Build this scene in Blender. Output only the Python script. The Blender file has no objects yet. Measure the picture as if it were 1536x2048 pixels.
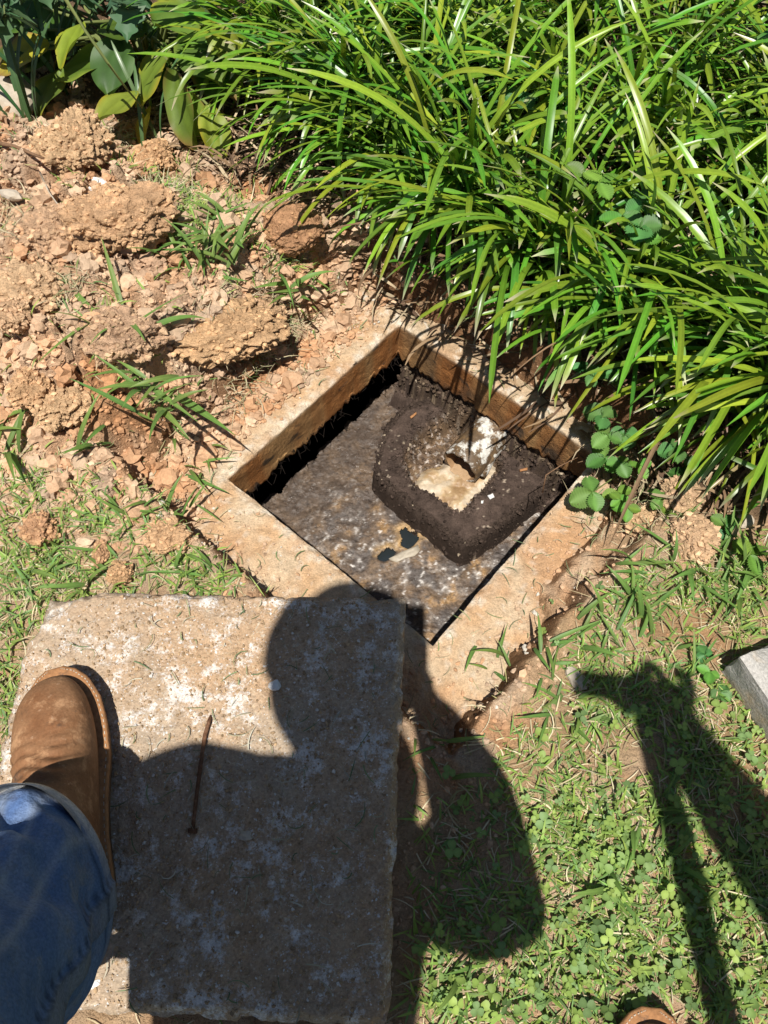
import bpy, math, random
import numpy as np
from mathutils import Vector, Matrix, Euler

# ---------------------------------------------------------------- scene, camera, sky, sun
S = bpy.context.scene
COL = S.collection
random.seed(7)
RNG = np.random.default_rng(7)
PITCH = math.radians(28.0)
CAM_H = 1.05
FPX = 1538.0
cam_d = bpy.data.cameras.new('camera')
cam = bpy.data.objects.new('camera', cam_d)
COL.objects.link(cam)
cam.location = (0, 0, CAM_H)
cam.rotation_euler = (PITCH, 0, 0)
cam_d.sensor_fit = 'VERTICAL'
cam_d.sensor_height = 36.0
cam_d.lens = FPX / 2048.0 * 36.0
cam_d.clip_start = 0.004
cam_d.clip_end = 500
S.camera = cam

SUN = Vector((0.0399, 0.3448, -0.9378)).normalized()      # direction the light travels
w = bpy.data.worlds.new('World')
S.world = w
w.use_nodes = True
nt = w.node_tree
nt.nodes.clear()
sky = nt.nodes.new('ShaderNodeTexSky')
sky.sky_type = 'NISHITA'
sky.sun_disc = False
sky.sun_elevation = math.asin(-SUN.z)
sky.sun_rotation = math.atan2(-SUN.x, -SUN.y)
sky.air_density = 1.0
sky.dust_density = 0.6
bg = nt.nodes.new('ShaderNodeBackground')
bg.inputs['Strength'].default_value = 0.052
wo = nt.nodes.new('ShaderNodeOutputWorld')
nt.links.new(sky.outputs[0], bg.inputs[0])
nt.links.new(bg.outputs[0], wo.inputs[0])
sl = bpy.data.lights.new('sun', 'SUN')
sl.energy = 5.0
sl.angle = math.radians(0.53)
sl.color = (1.0, 0.965, 0.91)
sun = bpy.data.objects.new('sun', sl)
COL.objects.link(sun)
sun.location = (-0.3, -2, 6)
sun.rotation_euler = SUN.to_track_quat('-Z', 'Y').to_euler()
S.view_settings.view_transform = 'Standard'
S.view_settings.look = 'None'
S.view_settings.gamma = 1.0
S.view_settings.exposure = 0.30
S.view_settings.use_curve_mapping = False
S.render.engine = 'CYCLES'

# ---------------------------------------------------------------- layout helpers
CT, ST = math.cos(PITCH), math.sin(PITCH)


def at(u, v, z=0.0):
    """survey point of the place: where a sight line of the photograph meets height z"""
    x = (u - 768) / FPX
    y = -(v - 1024) / FPX
    d = (x, y * CT + ST, y * ST - CT)
    t = (z - CAM_H) / d[2]
    return Vector((t * d[0], t * d[1], z))


def px(x, y, z):
    """inverse of at(): used only to look up the layout plan of the lawn"""
    dz = z - CAM_H
    f = y * ST - dz * CT
    up = y * CT + dz * ST
    return 768 + FPX * x / f, 1024 - FPX * up / f


# ---------------------------------------------------------------- numpy noise
_p = np.random.default_rng(3).permutation(256)
_p = np.concatenate([_p, _p, _p])
_g = np.random.default_rng(4).uniform(0, 2 * np.pi, 256)
_g = np.stack([np.cos(_g), np.sin(_g)], 1)


def perlin(x, y, s=0):
    x = np.asarray(x, float) + 37.7 * s + 500
    y = np.asarray(y, float) + 17.3 * s + 500
    xi = np.floor(x).astype(int)
    yi = np.floor(y).astype(int)
    xf, yf = x - xi, y - yi
    u = xf ** 3 * (xf * (xf * 6 - 15) + 10)
    v = yf ** 3 * (yf * (yf * 6 - 15) + 10)

    def gr(ix, iy, dx, dy):
        g = _g[_p[(_p[ix & 255] + iy) & 255]]
        return g[..., 0] * dx + g[..., 1] * dy
    a = gr(xi, yi, xf, yf)
    b = gr(xi + 1, yi, xf - 1, yf)
    c = gr(xi, yi + 1, xf, yf - 1)
    d = gr(xi + 1, yi + 1, xf - 1, yf - 1)
    return (a + u * (b - a) + v * (c + u * (d - c) - a - u * (b - a))) * 1.5


def fbm(x, y, s=0, o=4, gain=0.5):
    t, a, f = 0, 1.0, 1.0
    for i in range(o):
        t = t + a * perlin(np.asarray(x) * f, np.asarray(y) * f, s + i * 3)
        a *= gain
        f *= 2.03
    return t


def worley(x, y, s=0):
    x = np.asarray(x, float) + 91.7 * s + 300
    y = np.asarray(y, float) + 53.1 * s + 300
    xi = np.floor(x).astype(int)
    yi = np.floor(y).astype(int)
    f1 = np.full(x.shape, 9.0)
    f2 = np.full(x.shape, 9.0)
    idd = np.zeros(x.shape)
    for dx in (-1, 0, 1):
        for dy in (-1, 0, 1):
            h = _p[(_p[(xi + dx) & 255] + yi + dy) & 255]
            h2 = _p[(h + 71) & 255]
            ex = xi + dx + 0.1 + 0.8 * h / 255.0 - x
            ey = yi + dy + 0.1 + 0.8 * h2 / 255.0 - y
            d = np.sqrt(ex * ex + ey * ey)
            m = d < f1
            f2 = np.where(m, f1, np.minimum(f2, d))
            idd = np.where(m, h / 255.0, idd)
            f1 = np.where(m, d, f1)
    return f1, f2, idd


def sstep(a, b, x):
    t = np.clip((x - a) / (b - a), 0, 1)
    return t * t * (3 - 2 * t)


def poly_sd(x, y, poly):
    """signed distance to a polygon, negative inside"""
    P = np.asarray(poly, float)
    Q = np.roll(P, -1, 0)
    d = np.full(np.shape(x), 1e9)
    ins = np.zeros(np.shape(x), bool)
    for (ax, ay), (bx, by) in zip(P, Q):
        ex, ey = bx - ax, by - ay
        wx, wy = x - ax, y - ay
        t = np.clip((wx * ex + wy * ey) / (ex * ex + ey * ey), 0, 1)
        d = np.minimum(d, (wx - t * ex) ** 2 + (wy - t * ey) ** 2)
        c = ((ay > y) != (by > y)) & (x < (bx - ax) * (y - ay) / (by - ay + 1e-12) + ax)
        ins ^= c
    d = np.sqrt(d)
    return np.where(ins, -d, d)


# ---------------------------------------------------------------- mesh helpers
def mesh_np(name, V, F, mat=None, col=None, smooth=True):
    """F: int array (n,3) or (n,4), or a list of such arrays"""
    me = bpy.data.meshes.new(name)
    V = np.asarray(V, np.float32)
    if not isinstance(F, (list, tuple)):
        F = [F]
    F = [np.asarray(f, np.int32) for f in F if len(f)]
    me.vertices.add(len(V))
    me.vertices.foreach_set('co', V.ravel())
    loops = np.concatenate([f.ravel() for f in F])
    sizes = np.concatenate([np.full(len(f), f.shape[1], np.int32) for f in F])
    starts = np.concatenate([[0], np.cumsum(sizes)[:-1]]).astype(np.int32)
    me.loops.add(len(loops))
    me.loops.foreach_set('vertex_index', loops)
    me.polygons.add(len(sizes))
    me.polygons.foreach_set('loop_start', starts)
    me.polygons.foreach_set('loop_total', sizes)
    me.update(calc_edges=True)
    me.polygons.foreach_set('use_smooth', np.full(len(sizes), smooth, bool))
    if col is not None:
        a = me.attributes.new('Col', 'FLOAT_COLOR', 'POINT')
        c = np.ones((len(V), 4), np.float32)
        c[:, :3] = col
        a.data.foreach_set('color', c.ravel())
    if mat:
        me.materials.append(mat)
    me.validate()
    return me


def link(name, me, parent=None, loc=None, rot=None, scale=None):
    o = bpy.data.objects.new(name, me)
    COL.objects.link(o)
    if parent:
        o.parent = parent
    if loc is not None:
        o.location = loc
    if rot is not None:
        o.rotation_euler = rot
    if scale is not None:
        o.scale = (scale,) * 3 if np.isscalar(scale) else scale
    return o


def tag(o, label=None, cat=None, group=None, kind=None):
    if label:
        o['label'] = label
    if cat:
        o['category'] = cat
    if group:
        o['group'] = group
    if kind:
        o['kind'] = kind
    return o


def thing(name, label, cat, loc=(0, 0, 0), group=None):
    return tag(link(name, None, loc=loc), label, cat, group)


def grid_faces(nx, ny, keep=None):
    i = np.arange(nx - 1)
    j = np.arange(ny - 1)
    I, J = np.meshgrid(i, j, indexing='ij')
    a = I * ny + J
    f = np.stack([a, a + ny, a + ny + 1, a + 1], -1).reshape(-1, 4)
    if keep is not None:
        f = f[keep.reshape(-1)]
    return f


def compact(V, F, *attrs):
    used = np.unique(F)
    m = np.full(len(V), -1)
    m[used] = np.arange(len(used))
    return [V[used], m[F]] + [a[used] for a in attrs]


def loft(rings, closed=True, cap0=False, cap1=False):
    """rings: (n,m,3) -> verts, quads (+ cap tris)"""
    R = np.asarray(rings, float)
    n, m, _ = R.shape
    V = R.reshape(-1, 3)
    F = []
    mm = m if closed else m - 1
    for i in range(n - 1):
        j = np.arange(mm)
        k = (j + 1) % m
        F.append(np.stack([i * m + j, i * m + k, (i + 1) * m + k, (i + 1) * m + j], 1))
    F = [np.concatenate(F)]
    T = []
    for on, ri, fl in ((cap0, 0, True), (cap1, n - 1, False)):
        if on:
            c = len(V)
            V = np.vstack([V, R[ri].mean(0)])
            j = np.arange(m)
            k = (j + 1) % m
            t = np.stack([np.full(m, c), ri * m + k, ri * m + j], 1)
            T.append(t if fl else t[:, ::-1])
    if T:
        F.append(np.concatenate(T))
    return V, F


def tube(pts, rad, seg=8, caps=True):
    P = [Vector(p) for p in pts]
    n = len(P)
    rad = [rad] * n if np.isscalar(rad) else rad
    rings = []
    up = Vector((0.13, 0.31, 0.94))
    for i in range(n):
        t = (P[min(i + 1, n - 1)] - P[max(i - 1, 0)]).normalized()
        if abs(t.dot(up)) > 0.95:
            up = Vector((1, 0.1, 0))
        a = t.cross(up).normalized()
        b = t.cross(a).normalized()
        rings.append([P[i] + rad[i] * (math.cos(q) * a + math.sin(q) * b)
                      for q in np.linspace(0, 2 * math.pi, seg, endpoint=False)])
    return loft(np.array([[list(v) for v in r] for r in rings]), True, caps, caps)


def ico(sub=2):
    import bmesh
    bm = bmesh.new()
    bmesh.ops.create_icosphere(bm, subdivisions=sub, radius=1)
    V = np.array([v.co[:] for v in bm.verts])
    F = np.array([[v.index for v in f.verts] for f in bm.faces])
    bm.free()
    return V, F


# ---------------------------------------------------------------- materials
def mat(name, col=None, rough=0.8, spec=0.3, var=(), bump=(), transl=0.0, mixes=(), objvar=0.0, coord='Object',
        rvar=None):
    """col None: take the surface colour from the mesh's Col attribute.
    var: [(scale, amount)] brightness mottling; bump: [(scale, strength, distance)]
    mixes: [(scale, lo, hi, colour, detail)] patches of another real colour"""
    m = bpy.data.materials.new(name)
    m.use_nodes = True
    t = m.node_tree
    N, L = t.nodes, t.links
    N.clear()
    out = N.new('ShaderNodeOutputMaterial')
    b = N.new('ShaderNodeBsdfPrincipled')
    b.inputs['Roughness'].default_value = rough
    b.inputs['Specular IOR Level'].default_value = spec
    tc = N.new('ShaderNodeTexCoord')
    vec = tc.outputs[coord]
    if col is None:
        a = N.new('ShaderNodeAttribute')
        a.attribute_name = 'Col'
        c = a.outputs['Color']
    else:
        r = N.new('ShaderNodeRGB')
        r.outputs[0].default_value = (*col, 1)
        c = r.outputs[0]

    def noise(sc, det=4.0, rg=0.6):
        n = N.new('ShaderNodeTexNoise')
        n.inputs['Scale'].default_value = sc
        n.inputs['Detail'].default_value = det
        n.inputs['Roughness'].default_value = rg
        L.new(vec, n.inputs['Vector'])
        return n.outputs['Fac']
    for mx in mixes:
        sc, lo, hi, cc = mx[:4]
        det = mx[4] if len(mx) > 4 else 6.0
        mr = N.new('ShaderNodeMapRange')
        mr.inputs['From Min'].default_value = lo
        mr.inputs['From Max'].default_value = hi
        L.new(noise(sc, det, mx[5] if len(mx) > 5 else 0.68), mr.inputs['Value'])
        mi = N.new('ShaderNodeMix')
        mi.data_type = 'RGBA'
        L.new(mr.outputs[0], mi.inputs[0])
        L.new(c, mi.inputs[6])
        mi.inputs[7].default_value = (*cc, 1)
        c = mi.outputs[2]
    for sc, am in var:
        mr = N.new('ShaderNodeMapRange')
        mr.inputs['From Min'].default_value = 0.25
        mr.inputs['From Max'].default_value = 0.75
        mr.inputs['To Min'].default_value = 1 - am
        mr.inputs['To Max'].default_value = 1 + am
        L.new(noise(sc), mr.inputs['Value'])
        mi = N.new('ShaderNodeMix')
        mi.data_type = 'RGBA'
        mi.blend_type = 'MULTIPLY'
        mi.inputs[0].default_value = 1
        L.new(c, mi.inputs[6])
        L.new(mr.outputs[0], mi.inputs[7])
        c = mi.outputs[2]
    if objvar:
        oi = N.new('ShaderNodeObjectInfo')
        hs = N.new('ShaderNodeHueSaturation')
        mr = N.new('ShaderNodeMapRange')
        mr.inputs['To Min'].default_value = 0.5 - 0.06 * objvar
        mr.inputs['To Max'].default_value = 0.5 + 0.06 * objvar
        L.new(oi.outputs['Random'], mr.inputs['Value'])
        L.new(mr.outputs[0], hs.inputs['Hue'])
        ml = N.new('ShaderNodeMath')
        ml.operation = 'MULTIPLY'
        ml.inputs[1].default_value = 7.31
        fr = N.new('ShaderNodeMath')
        fr.operation = 'FRACT'
        m2 = N.new('ShaderNodeMapRange')
        m2.inputs['To Min'].default_value = 1 - 0.4 * objvar
        m2.inputs['To Max'].default_value = 1 + 0.4 * objvar
        L.new(oi.outputs['Random'], ml.inputs[0])
        L.new(ml.outputs[0], fr.inputs[0])
        L.new(fr.outputs[0], m2.inputs['Value'])
        L.new(m2.outputs[0], hs.inputs['Value'])
        L.new(c, hs.inputs['Color'])
        c = hs.outputs[0]
    L.new(c, b.inputs['Base Color'])
    if rvar:
        mr = N.new('ShaderNodeMapRange')
        mr.inputs['From Min'].default_value = 0.3
        mr.inputs['From Max'].default_value = 0.7
        mr.inputs['To Min'].default_value = rvar[1]
        mr.inputs['To Max'].default_value = rvar[2]
        L.new(noise(rvar[0]), mr.inputs['Value'])
        L.new(mr.outputs[0], b.inputs['Roughness'])
    nrm = None
    for sc, st, di in bump:
        bn = N.new('ShaderNodeBump')
        bn.inputs['Strength'].default_value = st
        bn.inputs['Distance'].default_value = di
        L.new(noise(sc, 5.0, 0.6), bn.inputs['Height'])
        if nrm:
            L.new(nrm, bn.inputs['Normal'])
        nrm = bn.outputs[0]
    if nrm:
        L.new(nrm, b.inputs['Normal'])
    sh = b.outputs[0]
    if transl:
        tr = N.new('ShaderNodeBsdfTranslucent')
        L.new(c, tr.inputs['Color'])
        ms = N.new('ShaderNodeMixShader')
        ms.inputs[0].default_value = transl
        L.new(sh, ms.inputs[1])
        L.new(tr.outputs[0], ms.inputs[2])
        sh = ms.outputs[0]
    L.new(sh, out.inputs['Surface'])
    return m


M_SOIL = mat('clay_soil', None, 0.95, 0.1, var=[(60, 0.12), (260, 0.2)],
             bump=[(70, 0.6, 0.008), (170, 1.0, 0.007), (500, 0.8, 0.003)])
M_CLOD = mat('clay_clod', None, 0.95, 0.1, var=[(45, 0.16), (220, 0.22)], bump=[(130, 1.0, 0.008), (420, 0.8, 0.003)],
             objvar=0.1)
M_CRUMB = mat('clay_crumb', None, 0.95, 0.1, var=[(220, 0.2)], bump=[(400, 0.5, 0.002)])
M_RIM = mat('dirty_concrete', None, 0.92, 0.15, var=[(25, 0.12), (110, 0.2), (420, 0.3)],
            bump=[(80, 0.6, 0.005), (300, 0.9, 0.0025)])
M_SLAB = mat('dusty_slab', (0.43, 0.335, 0.24), 0.93, 0.15,
             mixes=[(6, 0.40, 0.62, (0.45, 0.30, 0.18)), (17, 0.52, 0.575, (0.70, 0.65, 0.59), 15.0, 0.84),
                    (130, 0.60, 0.66, (0.55, 0.47, 0.36), 3.0), (170, 0.66, 0.70, (0.72, 0.69, 0.64), 2.0),
                    (75, 0.68, 0.76, (0.20, 0.14, 0.09), 3.0), (260, 0.56, 0.70, (0.52, 0.40, 0.26), 3.0)],
             var=[(28, 0.12), (330, 0.30)], bump=[(70, 0.4, 0.004), (330, 1.0, 0.0025)])
M_BLACK = mat('tank_chamber_black', (0.012, 0.010, 0.009), 0.9, 0.1, bump=[(40, 0.5, 0.01)])
M_SCUM = mat('wet_scum', None, 0.5, 0.35, var=[(200, 0.4), (600, 0.35)], bump=[(180, 0.7, 0.003), (600, 0.6, 0.0012)],
             rvar=(60, 0.12, 0.65))
M_CRUST = mat('sludge_crust', None, 0.9, 0.12, var=[(90, 0.25), (420, 0.4)], bump=[(140, 0.5, 0.003), (500, 0.7, 0.0012)])
M_WATER = mat('dark_sewage', (0.02, 0.025, 0.027), 0.06, 0.5)
M_PVC = mat('stained_pvc', (0.60, 0.58, 0.52), 0.55, 0.4,
            mixes=[(30, 0.43, 0.49, (0.115, 0.075, 0.042), 12.0), (55, 0.52, 0.62, (0.20, 0.125, 0.06), 6.0),
                   (120, 0.66, 0.7, (0.62, 0.6, 0.55), 3.0)],
            var=[(160, 0.3)], bump=[(120, 0.4, 0.002)])
M_PVC_IN = mat('pipe_inside', (0.30, 0.18, 0.09), 0.7, 0.3, var=[(60, 0.3)], bump=[(100, 0.3, 0.002)])
M_RED = mat('red_scrap', (0.55, 0.02, 0.06), 0.4, 0.4, var=[(300, 0.2)])
M_WHITE = mat('white_scrap', (0.72, 0.70, 0.66), 0.7, 0.2, var=[(200, 0.15)])
M_BLOCK = mat('grey_block', (0.44, 0.415, 0.375), 0.95, 0.12, mixes=[(14, 0.5, 0.66, (0.46, 0.36, 0.25))],
              var=[(30, 0.1), (330, 0.35)], bump=[(200, 0.7, 0.002), (600, 0.5, 0.001)])
M_RUST = mat('rusty_iron', (0.13, 0.062, 0.032), 0.85, 0.2, mixes=[(60, 0.5, 0.62, (0.22, 0.12, 0.07))],
             var=[(220, 0.35)], bump=[(180, 0.6, 0.002)])
M_RING = mat('worn_rusty_iron', (0.135, 0.07, 0.045), 0.7, 0.35, mixes=[(40, 0.48, 0.62, (0.24, 0.16, 0.12))],
             var=[(220, 0.3)], bump=[(180, 0.5, 0.001)])
M_LEATHER = mat('tan_boot_leather', (0.275, 0.142, 0.068), 0.72, 0.25,
                mixes=[(14, 0.45, 0.66, (0.215, 0.095, 0.040)), (34, 0.54, 0.66, (0.44, 0.245, 0.125)),
                       (19, 0.58, 0.68, (0.085, 0.052, 0.034)), (90, 0.62, 0.70, (0.40, 0.24, 0.14))],
                var=[(40, 0.14), (300, 0.18)], bump=[(45, 0.5, 0.004), (160, 0.3, 0.002), (600, 0.3, 0.0008)])
M_SOLE = mat('boot_sole', (0.20, 0.115, 0.06), 0.8, 0.2, mixes=[(40, 0.55, 0.65, (0.07, 0.055, 0.045))],
             var=[(120, 0.3)], bump=[(150, 0.5, 0.002)])
M_WELT = mat('boot_welt', (0.36, 0.175, 0.075), 0.8, 0.2, mixes=[(45, 0.55, 0.68, (0.13, 0.085, 0.06))],
             var=[(150, 0.3)], bump=[(160, 0.6, 0.002)])
M_DENIM = mat('blue_denim', None, 0.9, 0.1, var=[(14, 0.2), (420, 0.28)], bump=[(30, 0.7, 0.010), (900, 0.6, 0.0008)],
              mixes=[(13, 0.54, 0.74, (0.115, 0.095, 0.085)), (34, 0.55, 0.68, (0.15, 0.19, 0.27))])
M_SKIN = mat('skin', (0.42, 0.24, 0.16), 0.5, 0.3, var=[(40, 0.06)])
M_SHIRT = mat('work_shirt', (0.07, 0.085, 0.10), 0.9, 0.1, var=[(30, 0.15)], bump=[(20, 0.3, 0.01)])
M_PANTS = mat('work_trousers', (0.045, 0.065, 0.12), 0.9, 0.1, var=[(30, 0.2)], bump=[(20, 0.3, 0.01)])
M_CAP = mat('cap_cloth', (0.10, 0.08, 0.06), 0.9, 0.1, var=[(60, 0.15)])
M_PHONE = mat('phone_glass', (0.01, 0.01, 0.012), 0.15, 0.5)
M_WOOD = mat('ash_handle', (0.36, 0.24, 0.13), 0.6, 0.3, var=[(30, 0.2)], bump=[(60, 0.2, 0.002)])
M_LEAF = mat('lilyturf_leaf', None, 0.33, 0.5, var=[(30, 0.14), (220, 0.1)], transl=0.22, objvar=0.65)
M_HOSTA = mat('hosta_leaf', None, 0.5, 0.35, var=[(40, 0.15)], transl=0.30, objvar=0.3, bump=[(60, 0.2, 0.002)])
M_BERRYLEAF = mat('strawberry_leaf', None, 0.5, 0.35, var=[(80, 0.12)], transl=0.28, objvar=0.5)
M_GRASS = mat('lawn_blade', None, 0.55, 0.3, transl=0.25)
M_CRAB = mat('crabgrass_leaf', None, 0.5, 0.35, var=[(60, 0.12)], transl=0.3, objvar=0.35)
M_DRY = mat('dry_straw', None, 0.85, 0.15)
M_BERRY = mat('red_berry', (0.60, 0.02, 0.03), 0.4, 0.4, bump=[(900, 0.6, 0.001)])
M_STEM = mat('green_stem', (0.17, 0.20, 0.06), 0.6, 0.3, var=[(60, 0.2)])
M_TWIG = mat('brown_twig', (0.20, 0.115, 0.065), 0.85, 0.15, var=[(120, 0.3)], bump=[(150, 0.4, 0.002)])
M_ROOT = mat('black_root', (0.025, 0.018, 0.014), 0.8, 0.2)
M_STONE = mat('pale_stone', (0.47, 0.40, 0.31), 0.9, 0.15, mixes=[(20, 0.5, 0.65, (0.36, 0.28, 0.19))],
              var=[(90, 0.15)], bump=[(90, 0.5, 0.004)])

# ---------------------------------------------------------------- the tank opening's own axes
PW, PN, PE, PS = at(453, 959), at(800, 645), at(1212, 902), at(845, 1295)
TC = (PW + PN + PE + PS) / 4
E1 = Vector((0.655, 0.756, 0)).normalized()        # from the south-west wall to the north-east wall
E2 = Vector((E1.y, -E1.x, 0))                      # from the north-west wall to the south-east wall
HA = 0.2105


def loc_ab(x, y):
    dx, dy = x - TC.x, y - TC.y
    return dx * E1.x + dy * E1.y, dx * E2.x + dy * E2.y


def ab(a, b, z=0.0):
    return Vector((TC.x + a * E1.x + b * E2.x, TC.y + a * E1.y + b * E2.y, z))


LAWN = 0.06
HEAP = [at(*p, 0.08)[:2] for p in [(-700, 300), (-200, 235), (70, 225), (280, 290), (430, 390), (560, 395), (690, 470), (660, 580),
                                   (590, 670), (470, 800), (330, 850), (250, 960), (120, 905), (0, 860), (-500, 900)]]
BED = [at(*p, 0.06)[:2] for p in [(-900, 120), (60, 200), (300, 270), (440, 380), (680, 450), (830, 590), (1000, 700), (1170, 880),
                                  (1260, 985), (1420, 1040), (1536, 1090), (2300, 1300), (3000, 200), (2600, -900), (-1200, -900)]]


def ground_h(x, y):
    a, b = loc_ab(x, y)
    n1 = fbm(x * 9, y * 9, 1, 3)
    n2 = fbm(x * 40, y * 40, 5, 3)
    z = LAWN + 0.012 * sstep(0.17, 0.10, np.maximum(-a, b) - HA) + 0.008 * fbm(x * 3, y * 3, 9, 2) + 0.003 * n1 + 0.0025 * n2
    # spoil heap: broken clay, clod upon clod
    sd = poly_sd(x, y, HEAP)
    hm = sstep(0.03, -0.16, sd)
    w1 = worley(x / 0.105 + 0.35 * n1, y / 0.105 + 0.3 * n2 * 0.5, 1)
    w2 = worley(x / 0.047 + 0.25 * n1, y / 0.047 + 0.15 * n2, 2)
    w3 = worley(x / 0.019, y / 0.019, 3)
    clod = 0.050 * (0.3 + w1[2]) * np.clip(1 - (w1[0] / 0.75) ** 2, 0, 1) + 0.024 * (0.3 + w2[2]) * np.clip(1 - (w2[0] / 0.8) ** 2, 0, 1) \
        + 0.010 * (0.3 + w3[2]) * np.clip(1 - (w3[0] / 0.85) ** 2, 0, 1)
    crack = 0.040 * sstep(0.14, 0.0, w1[1] - w1[0]) * (w1[2] > 0.25) + 0.014 * sstep(0.12, 0.0, w2[1] - w2[0])
    hz = 0.05 * hm + 0.012 * n1
    z = z + hm * (hz + clod - crack + 0.006 * n2)
    # skirt of crumbled clay round the heap
    sk = sstep(0.20, 0.0, sd) * (1 - hm)
    z = z + sk * (0.006 * np.clip(1 - (w3[0] / 0.8) ** 2, 0, 1) + 0.012 * (w2[2] > 0.6) * np.clip(1 - (w2[0] / 0.6) ** 2, 0, 1))
    # planting bed
    bm = sstep(0.02, -0.1, poly_sd(x, y, BED))
    z = z + bm * (0.01 + 0.006 * n2)
    # dug-out round the tank rim
    rag = 0.012 * fbm(x * 22, y * 22, 14, 3)
    dsw = -HA - 0.088 - a + rag * 0.7
    dse = b - HA - 0.088 - 0.03 * sstep(-0.1, 0.25, a) + rag
    dnw = -HA - 0.075 - b + rag * 1.6
    dne = a - HA - 0.030 + rag * 1.6
    cut_sw = sstep(0.0, 0.030, dsw)
    cut_se = sstep(0.0, 0.038, dse)
    cut_nw = sstep(0.0, 0.11, dnw)
    cut_ne = sstep(0.0, 0.05, dne)
    out = np.maximum(np.maximum(cut_sw, cut_se), np.maximum(cut_nw, cut_ne))
    low = -0.022 + 0.003 * n2
    z = low + (z - low) * out
    # loose soil spilled over the rim: the south-east edge and the north-west edge
    sp = sstep(0.10, 0.02, np.abs(b - HA - 0.12)) * sstep(-0.2, 0.0, a) * sstep(0.03, 0.075, b - HA + 0.02 * n1)
    z = np.where(out < 0.6, np.maximum(z, -0.03 + 0.052 * sp + 0.007 * n2), z)
    return z


# ---------------------------------------------------------------- ground sheet
X0, X1, Y0, Y1, DX = -1.15, 1.25, -0.35, 2.15, 0.0042
gx = np.arange(X0, X1 + DX / 2, DX)
gy = np.arange(Y0, Y1 + DX / 2, DX)
GX, GY = np.meshgrid(gx, gy, indexing='ij')
GZ = ground_h(GX, GY)


def gh(x, y):
    fx = np.clip((np.asarray(x, float) - X0) / DX, 0, len(gx) - 1.001)
    fy = np.clip((np.asarray(y, float) - Y0) / DX, 0, len(gy) - 1.001)
    i, j = fx.astype(int), fy.astype(int)
    u, v = fx - i, fy - j
    return (GZ[i, j] * (1 - u) * (1 - v) + GZ[i + 1, j] * u * (1 - v) + GZ[i, j + 1] * (1 - u) * v + GZ[i + 1, j + 1] * u * v)


def soil_colour(x, y):
    n = fbm(x * 6, y * 6, 21, 4)[..., None]
    n2 = fbm(x * 28, y * 28, 25, 3)[..., None]
    w2 = worley(x / 0.047, y / 0.047, 2)[2][..., None]
    clay = np.array([0.55, 0.325, 0.182])
    pale = np.array([0.60, 0.43, 0.285])
    red = np.array([0.43, 0.215, 0.10])
    dun = np.array([0.43, 0.315, 0.22])
    c = clay + (pale - clay) * np.clip(0.5 + 0.9 * n2, 0, 1)
    c = c + (red - c) * np.clip(n * 1.5 - 0.22, 0, 0.85)
    c = c + (dun - c) * np.clip((w2 - 0.62) * 2.2, 0, 0.85)
    return c


gc = soil_colour(GX, GY)
sdh = poly_sd(GX, GY, HEAP)
ga, gb_ = loc_ab(GX, GY)
lawnm = sstep(0.02, 0.22, sdh)[..., None] * (np.clip(0.55 + 0.8 * fbm(GX * 7, GY * 7, 31, 3), 0, 1))[..., None]
dirtlawn = np.array([0.37, 0.25, 0.135]) * (1 + 0.25 * fbm(GX * 45, GY * 45, 33, 3)[..., None])
gc = gc + (dirtlawn - gc) * lawnm * 0.85
bedm = sstep(0.03, -0.06, poly_sd(GX, GY, BED) + 0.03 * fbm(GX * 12, GY * 12, 36, 3))[..., None]
humus = np.array([0.135, 0.085, 0.052]) * (1 + 0.5 * fbm(GX * 40, GY * 40, 38, 3)[..., None])
gc = gc + (humus - gc) * bedm * 0.9
# shovel-cut faces: browner clay, with their shade darkened into the colour
gzx = np.gradient(GZ, DX, axis=0)
gzy = np.gradient(GZ, DX, axis=1)
nearcut = (sstep(0.26, 0.19, np.maximum(np.abs(ga), np.abs(gb_)) - 0.12))[..., None]
steep = sstep(0.5, 1.4, np.hypot(gzx, gzy))[..., None] * nearcut
gc = gc + (np.array([0.235, 0.125, 0.06]) - gc) * steep * 0.9
keep_v = (np.abs(ga) > HA + 0.03) | (np.abs(gb_) > HA + 0.03)
kf = keep_v[:-1, :-1] & keep_v[1:, :-1] & keep_v[:-1, 1:] & keep_v[1:, 1:]
Vg = np.stack([GX, GY, GZ], -1).reshape(-1, 3)
Vg, Fg, Cg = compact(Vg, grid_faces(len(gx), len(gy), kf), np.clip(gc, 0.01, 0.9).reshape(-1, 3))
# carry the sheet out to the horizon as widening rings
ring_v, ring_c = [], []
edge = np.concatenate([np.stack([gx, np.full_like(gx, Y0)], 1), np.stack([np.full_like(gy, X1), gy], 1)[1:],
                       np.stack([gx[::-1], np.full_like(gx, Y1)], 1)[1:], np.stack([np.full_like(gy, X0), gy[::-1]], 1)[1:-1]])
edge = edge[::7]
cc = edge.mean(0)
rings = []
for k, s in enumerate((0.998, 1.3, 2.2, 5, 20, 120)):
    e = cc + (edge - cc) * s
    zz = gh(e[:, 0], e[:, 1]) - 0.006 if k == 0 else LAWN + 0.02 * fbm(e[:, 0] * 2, e[:, 1] * 2, 3, 2)
    rings.append(np.concatenate([e, np.broadcast_to(np.asarray(zz).reshape(-1, 1), (len(e), 1))], 1))
Vr, Fr = loft(np.array(rings))
Cr = np.tile(np.array([[0.165, 0.175, 0.07]]), (len(Vr), 1))
me = mesh_np('ground', np.vstack([Vg, Vr]), [Fg, Fr[0] + len(Vg)], M_SOIL, np.clip(np.vstack([Cg, Cr]), 0.01, 0.9))
ground = tag(link('ground', me), kind='structure')

# ---------------------------------------------------------------- concrete tank: rim, inner walls, chamber
tank = thing('septic_tank', 'open square concrete septic tank mouth set in the dug clay', 'septic tank', tuple(TC))
RIM_T = 0.088


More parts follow.
